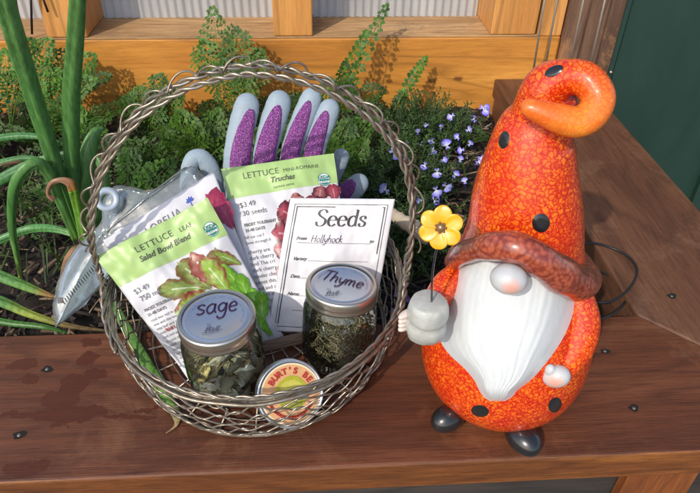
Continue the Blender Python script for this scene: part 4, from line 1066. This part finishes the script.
onion_leaf(on3, [(-40,150,.95),(0,138,.95),(40,137,.95),(75,150,.94)], [.007,.008,.006,.002], DK)
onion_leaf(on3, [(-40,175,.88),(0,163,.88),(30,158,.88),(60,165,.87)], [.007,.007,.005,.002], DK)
on4 = thing('onion_plant', pz(120,300,-.05), 'fallen green onion leaf with a withered brown tip drooping past the basket front left', 'onion leaf')
def zleaf(parent, pts, rads, cols):
    P = crom([(*pz(x, y, z), r) for (x, y, z), r in zip(pts, rads)], 40); cc = [tuple(max(0, k) for k in c_) for c_ in crom([oc(c_) for c_ in cols], 40)]
    m = MB(); m.sweep([V(p[:3]) for p in P], [p[3] for p in P], 14, nrm=V((0,0,1)), flat=.3, cols=cc); m.build('leaf', og, parent)
zleaf(on4, [(112,300,.006),(130,335,.006),(150,370,.004),(166,396,.004),(176,414,.003),(176,425,.002),(166,433,.001)], [.004,.006,.0065,.006,.0045,.0018,.0006], [(1,1,1),(1.2,1.1,1),(1.4,1.3,.9),(1.8,1.6,1),(5,3.6,2.4),(9,4,3.5),(6,2.2,2)])
# dead leaves on soil
dl = MB()
for pts in ([(60,290,.002),(66,262,-.01),(76,248,.0),(90,246,-.02),(96,268,-.04)], [(100,298,-.03),(108,306,-.03),(120,310,-.035)], [(0,165,.02),(25,162,.0),(45,170,-.02)]):
    P = crom([pz(*q) for q in pts], 24); dl.sweep([V(p) for p in P], [.005*math.sin(PI*(i+1)/25)**.5 for i in range(24)], 10, nrm=V((0,-.5,1)), flat=.2)
dl2 = dl.build('dead_leaves', simple('dead_leaf', (.26,.14,.07), .8, var=.4)); tag(dl2, 'withered tan leaves curled on the soil beside the plastic pouch', 'dead leaves', kind='stuff')

# ------------------------------------------------------------------ carrots: feathery fronds
cm = [leafmat('carrot_leaf', (.036,.090,.014), (.100,.190,.028), .5, .3, 25, attr=True)]
def frond(m, base, tip, ctrl, width, petiole=.35, tint=(1,1,1), rnd=random, npin=9, fac=None):
    Q = []
    for i in range(25):
        t = i/24; Q.append(base*(1-t)**2+ctrl*2*t*(1-t)+tip*t*t)
    L = sum((Q[i+1]-Q[i]).length for i in range(24))
    m.sweep(Q, [.0013*(1-.75*i/24) for i in range(25)], 5, cols=[tuple(k*1.3 for k in tint)]*25)
    N = fac or V((rnd.uniform(-.5,.5), -.6, .8))
    def pt(t):
        i = min(int(t*24), 23); return Q[i].lerp(Q[i+1], t*24-i), (Q[i+1]-Q[i]).normalized()
    def leaflet(p, d, nr, l, w, c):
        s = d.cross(nr).normalized(); m.add([p, p+d*l*.45+s*w+nr*w*.3, p+d*l, p+d*l*.45-s*w], [(0,1,2,3)], 0, [c]*4)
    for k in range(npin):
        t = petiole+(1-petiole)*((k+.3)/npin)**.9; t = min(t, .985); p, tg = pt(t); f = (t-petiole)/(1-petiole)
        wl = width*(math.sin(PI*min(1,(f*.80+.22)))**.9)*rnd.uniform(.8,1.15)
        nr = (N - tg*N.dot(tg)).normalized(); sd = tg.cross(nr).normalized()
        for s in (-1, 1):
            d = (sd*s*.9+tg*.62+nr*rnd.uniform(-.25,.25)).normalized(); nr2 = (nr+sd*rnd.uniform(-.5,.5)+V((rnd.uniform(-.3,.3),)*3)).normalized(); nr2 = (nr2-d*nr2.dot(d)).normalized(); sd2 = d.cross(nr2)
            nsub = max(2, int(wl/.0082)); end = p+d*wl
            m.add([p-tg*.0004, p+tg*.0004, end], [(0,1,2)], 0, [tint]*3)
            for j in range(nsub):
                q = (j+.6)/(nsub+.6); pp = p+d*wl*q+nr2*(-.15*wl*q*q); sl = wl*.38*(1-q*.65)*rnd.uniform(.7,1.2)+.0018
                for s2 in (-1, 1):
                    d2 = (sd2*s2*.85+d*.7).normalized(); b = rnd.uniform(.65,1.35); c = (tint[0]*b, tint[1]*b, tint[2]*b)
                    nl = max(1, int(sl/.0068))
                    for z in range(nl):
                        qq = (z+.5)/nl; p3 = pp+d2*sl*qq*.75; r = rnd.uniform(.0048,.0078)
                        leaflet(p3, (d2*.6+d*.75).normalized(), nr2, r, r*.27, c)
                        if rnd.random() < .5: leaflet(p3, (d2*.9-d*.45).normalized(), nr2, r*.8, r*.28, c)
                    leaflet(pp+d2*sl*.7, d2, nr2, .0070, .0024, c)
                if j == nsub-1: leaflet(pp, d, nr2, .0045, .0013, tint)
def carrot(bx, by, fronds, label, tint=(1,1,1), seed=0, low=6):
    rnd = random.Random(seed); b = V((bx, by, -.062)); t = thing('carrot_plant', b, label, 'carrot plant', 'carrot plants in the bed')
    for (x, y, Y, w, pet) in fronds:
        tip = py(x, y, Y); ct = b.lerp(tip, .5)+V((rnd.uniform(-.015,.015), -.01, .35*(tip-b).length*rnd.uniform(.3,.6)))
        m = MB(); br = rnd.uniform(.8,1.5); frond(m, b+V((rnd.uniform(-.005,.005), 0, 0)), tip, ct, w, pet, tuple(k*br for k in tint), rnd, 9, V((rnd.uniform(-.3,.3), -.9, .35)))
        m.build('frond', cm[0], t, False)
    for i in range(low-2):
        a = rnd.uniform(0, 2*PI); L = rnd.uniform(.07,.15); tip = b+V((math.cos(a)*L, math.sin(a)*L*.7-.02, rnd.uniform(.03,.12))); tip.y = min(tip.y, 1.18)
        ct = b.lerp(tip, .45)+V((0,0,.05)); m = MB(); br = rnd.uniform(.55,1.1); frond(m, b, tip, ct, rnd.uniform(.022,.034), .35, tuple(k*br for k in tint), rnd, 7, V((rnd.uniform(-.4,.4), -.6, .8)))
        m.build('frond', cm[0], t, False)
carrot(-.56, 1.08, [(52,40,1.12,.040,.45),(95,55,1.13,.034,.5),(20,72,1.12,.030,.5),(45,85,1.08,.032,.4),(98,80,1.08,.030,.45),(5,50,1.12,.03,.5),(32,40,1.13,.032,.55),(75,50,1.13,.030,.55),(60,70,1.10,.03,.45),(112,75,1.12,.024,.5)], 'feathery carrot plant rising in front of the left post between the tall onion leaves', (.8,1,.9), 1, 7)
carrot(-.44, 1.04, [(60,100,1.05,.034,.3),(82,108,1.02,.032,.3),(40,118,1.03,.03,.3),(102,120,1.03,.028,.3)], 'bushy carrot top just right of the upright onion leaf', (.9,1,.9), 2, 7)
carrot(-.30, 1.05, [(140,88,1.10,.028,.45),(125,98,1.06,.026,.4),(160,100,1.05,.03,.35),(180,85,1.08,.030,.35)], 'carrot top inside the left curve of the basket handle', (.9,1,.8), 3, 7)
carrot(-.14, 1.06, [(212,6,1.15,.042,.35),(236,27,1.13,.038,.4),(204,40,1.12,.036,.4),(262,50,1.12,.030,.4),(225,60,1.1,.036,.3),(250,68,1.08,.032,.3)], 'tallest feathery carrot plant standing over the crest of the handle', (.9,1,.9), 4, 7)
carrot(-.20, .92, [(180,110,.94,.032,.25),(200,125,.92,.030,.25),(165,130,.92,.028,.25),(220,110,.95,.03,.25)], 'low bright carrot foliage left of the upright glove', (1.1,1.15,.9), 5, 7)
carrot(.04, 1.08, [(388,3,1.16,.014,.30),(368,30,1.15,.016,.35),(345,62,1.12,.020,.35),(330,80,1.08,.028,.3),(350,84,1.06,.028,.3)], 'slender upright carrot plant right of the middle post', (.85,1,.9), 6, 6)
carrot(.14, 1.08, [(427,57,1.15,.010,.45),(405,92,1.14,.012,.45)], 'thin wispy carrot frond above the right curve of the handle', (.9,1,.8), 7, 2)
carrot(.03, .88, [(350,120,.92,.030,.25),(365,140,.88,.030,.25),(335,140,.88,.028,.25),(378,110,.95,.026,.25)], 'low carrot foliage right of the glove fingers', (1.0,1.05,.9), 8, 7)
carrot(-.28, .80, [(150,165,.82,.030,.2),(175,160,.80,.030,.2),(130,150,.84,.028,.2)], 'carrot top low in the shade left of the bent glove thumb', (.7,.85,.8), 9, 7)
carrot(-.66, .98, [(0,120,1.0,.030,.25),(25,130,.98,.028,.25),(10,95,1.05,.03,.3)], 'carrot foliage at the far left edge behind the leaning onion leaf', (.8,.95,.85), 10, 6)
carrot(-.06, .80, [(250,140,.84,.028,.25),(225,150,.82,.028,.25)], 'carrot top hidden behind the upright glove', (.8,.95,.85), 11, 6)
# dark low mat of weeds filling the bed
m = MB(); rnd = random.Random(5)
for i in range(80):
    x = rnd.uniform(-.85, .22); y = rnd.uniform(.70, 1.16)
    if rnd.random() < .3: x = rnd.uniform(-.35, .2)
    b = V((x, y, -.06)); a = rnd.uniform(0, 2*PI); L = rnd.uniform(.05, .12); tip = b+V((math.cos(a)*L, math.sin(a)*L*.6, rnd.uniform(.02,.07))); tip.y = min(tip.y, 1.18); br = rnd.uniform(.3,.75)
    frond(m, b, tip, b.lerp(tip,.5)+V((0,0,.03)), rnd.uniform(.022,.036), .2, (br*.9, br, br*.9), rnd, 6, V((0,-.5,.9)))
for i in range(900):     # thin grass-like blades
    x = rnd.uniform(-.95, .30); y = rnd.uniform(.62, 1.16); b = V((x,y,-.06)); a = rnd.uniform(0,2*PI); L = rnd.uniform(.03,.10); d = V((math.cos(a), math.sin(a), 0)); tip = b+d*L+V((0,0,rnd.uniform(.005,.04))); md_ = b.lerp(tip,.5)+V((0,0,.018)); s = V((-d.y,d.x,0))*rnd.uniform(.0008,.002); br = rnd.uniform(.3,.9)
    m.add([b-s, b+s, md_+s, tip, md_-s], [(0,1,2,4),(4,2,3)], 0, [(br*1.1,br,br)]*5)
tag(m.build('ground_cover', cm[0], smooth=False), 'low dark mat of feathery seedlings and weeds over the soil', 'ground cover', kind='stuff')

# ------------------------------------------------------------------ lobelia
lm = leafmat('lobelia_leaf', (.045,.095,.030), (.10,.18,.06), .5, .25, 40, attr=True)
lf = NT('lobelia_petal'); a = lf.add('ShaderNodeAttribute', attribute_name='tint'); lf.P(color=a.outputs['Color'], rough=.6); lf = lf.m
def lobelia(c, rx, ry, n, label, flowers, seed):
    rnd = random.Random(seed); t = thing('lobelia_plant', c, label, 'flowering plant', 'lobelia plants behind the gnome'); m = MB()
    for i in range(n):
        a = rnd.uniform(0,2*PI); q = math.sqrt(rnd.random()); tip = c+V((rx*q*math.cos(a), ry*q*math.sin(a), rnd.uniform(.03,.105)*(1.15-.5*q))); b = c+V((rx*.5*q*math.cos(a), ry*.5*q*math.sin(a), 0)); P = [V(k) for k in crom([b, b.lerp(tip,.5)+V((rnd.uniform(-.01,.01),rnd.uniform(-.01,.01),.01)), tip], 10)]
        m.sweep(P, .0006, 4, cols=[(.9,.8,.7)]*10); br = rnd.uniform(.6,1.3)
        for k in range(18):
            s = .15+.85*k/17; j = min(int(s*9), 8); p = P[j].lerp(P[j+1], s*9-j); tg = (P[j+1]-P[j]).normalized(); th = k*2.4; o = tg.orthogonal().normalized(); d = (Matrix.Rotation(th, 3, tg) @ o)*.85+tg*.6; d.normalize(); l = rnd.uniform(.008,.015)*(1-.4*s); w_ = l*.16; sd = d.cross(tg).normalized(); u = sd.cross(d).normalized(); c_ = (br*rnd.uniform(.8,1.2),)*3
            m.add([p, p+d*l*.3+sd*w_+u*.0006, p+d*l*.7+sd*w_*.8+u*.0006, p+d*l-u*.001, p+d*l*.7-sd*w_*.8+u*.0006, p+d*l*.3-sd*w_+u*.0006], [(0,1,2,3),(0,3,4,5)], 0, [c_]*6)
    m.build('foliage', lm, t, False)
    for (x, y, Y, s, col) in flowers:
        p = py(x, y, Y-.03); fw = (CAM-p).normalized(); fw = (fw+V((rnd.uniform(-.5,.5), rnd.uniform(-.3,.3), rnd.uniform(-.3,.3)))).normalized(); X = fw.orthogonal().normalized(); ro = Matrix.Rotation(rnd.uniform(0,6), 3, fw); X = ro @ X; Yv = fw.cross(X); m = MB()
        for k, (ad, l, w_) in enumerate(((-38,.0095,.0042),(0,.0100,.0046),(38,.0095,.0042),(152,.0060,.0017),(208,.0060,.0017))):
            an = R(ad); d = X*math.cos(an)+Yv*math.sin(an); sd = fw.cross(d); l *= s*1.05; w_ *= s*1.05; z = rnd.uniform(.000,.003)
            c2 = tuple(k_*rnd.uniform(.85,1.15) for k_ in col)
            m.add([p+fw*.0, p+d*l*.45+sd*w_*.75+fw*.001, p+d*l*.8+sd*w_+fw*z, p+d*l*1.02+fw*z, p+d*l*.8-sd*w_+fw*z, p+d*l*.45-sd*w_*.75+fw*.001], [(0,1,2,3),(0,3,4,5)], 0, [(.7,.7,.75)]+[c2]*5)
        m.sweep([p-fw*.001, p-fw*.012-V((0,0,.012))], [.0012,.0006], 5, cols=[tuple(k_*.5 for k_ in col)]*2)
        m.build('flower', lf, t, False)
VB, PB, LB = (.07,.045,.60), (.13,.12,.60), (.24,.27,.74)
lobelia(V((.20,1.03,-.06)), .12, .09, 150, 'blue lobelia clump in front of the orange beam next to the gnome hat',
   [(483,108,1.05,1.2,VB),(486,110,1.04,1.0,VB),(452,116,1.04,.9,PB),(468,130,1.02,.8,PB),(447,146,.98,1.2,VB),(420,145,1.0,.9,PB),(410,140,1.03,.7,PB),(458,138,1.0,.8,VB),(474,120,1.04,.8,PB),(441,128,1.04,.7,PB),(462,150,.97,.8,VB),(427,125,1.05,.6,PB),(470,144,.98,.7,PB),(432,140,1.0,.8,PB),(433,150,.98,.9,PB),(418,133,1.02,.7,PB)], 21)
lobelia(V((.13,.86,-.06)), .11, .09, 150, 'blue lobelia clump between the basket handle and the gnome',
   [(394,152,.90,1.3,LB),(437,172,.86,1.0,PB),(446,186,.84,1.0,PB),(436,190,.84,1.1,PB),(386,190,.82,1.1,LB),(410,180,.85,.8,PB),(425,165,.87,.8,VB),(455,175,.86,.8,VB),(420,200,.82,.7,PB),(465,182,.85,.7,PB),(443,160,.88,.7,VB),(401,160,.9,.8,LB),(480,158,.92,.8,VB),(478,162,.92,.9,VB),(460,160,.9,.7,PB),(434,200,.82,.9,PB)], 22)
lobelia(V((.10,.70,-.06)), .10, .08, 110, 'shaded lobelia clump low behind the yellow flower with violet blooms',
   [(404,300,.60,1.0,(.22,.09,.50)),(398,296,.6,.9,(.22,.09,.50)),(396,310,.59,.7,(.22,.09,.50)),(370,236,.70,.8,PB)], 23)

# pale stick lying behind the flower
m = MB(); P = crom([(*pz(392,214,.015), .008), (*pz(404,222,.018), .0095), (*pz(418,230,.018), .011), (*pz(430,240,.012), .009)], 20)
m.sweep([V(p[:3]) for p in P], [p[3]*(1+.08*math.sin(i*1.9)) for i, p in enumerate(P)], 18)
tag(m.build('pale_stick', simple('bare_wood', (.55,.46,.34), .8, var=.2, nscale=80, bump=.4)), 'short pale bare stick behind the yellow flower', 'stick')
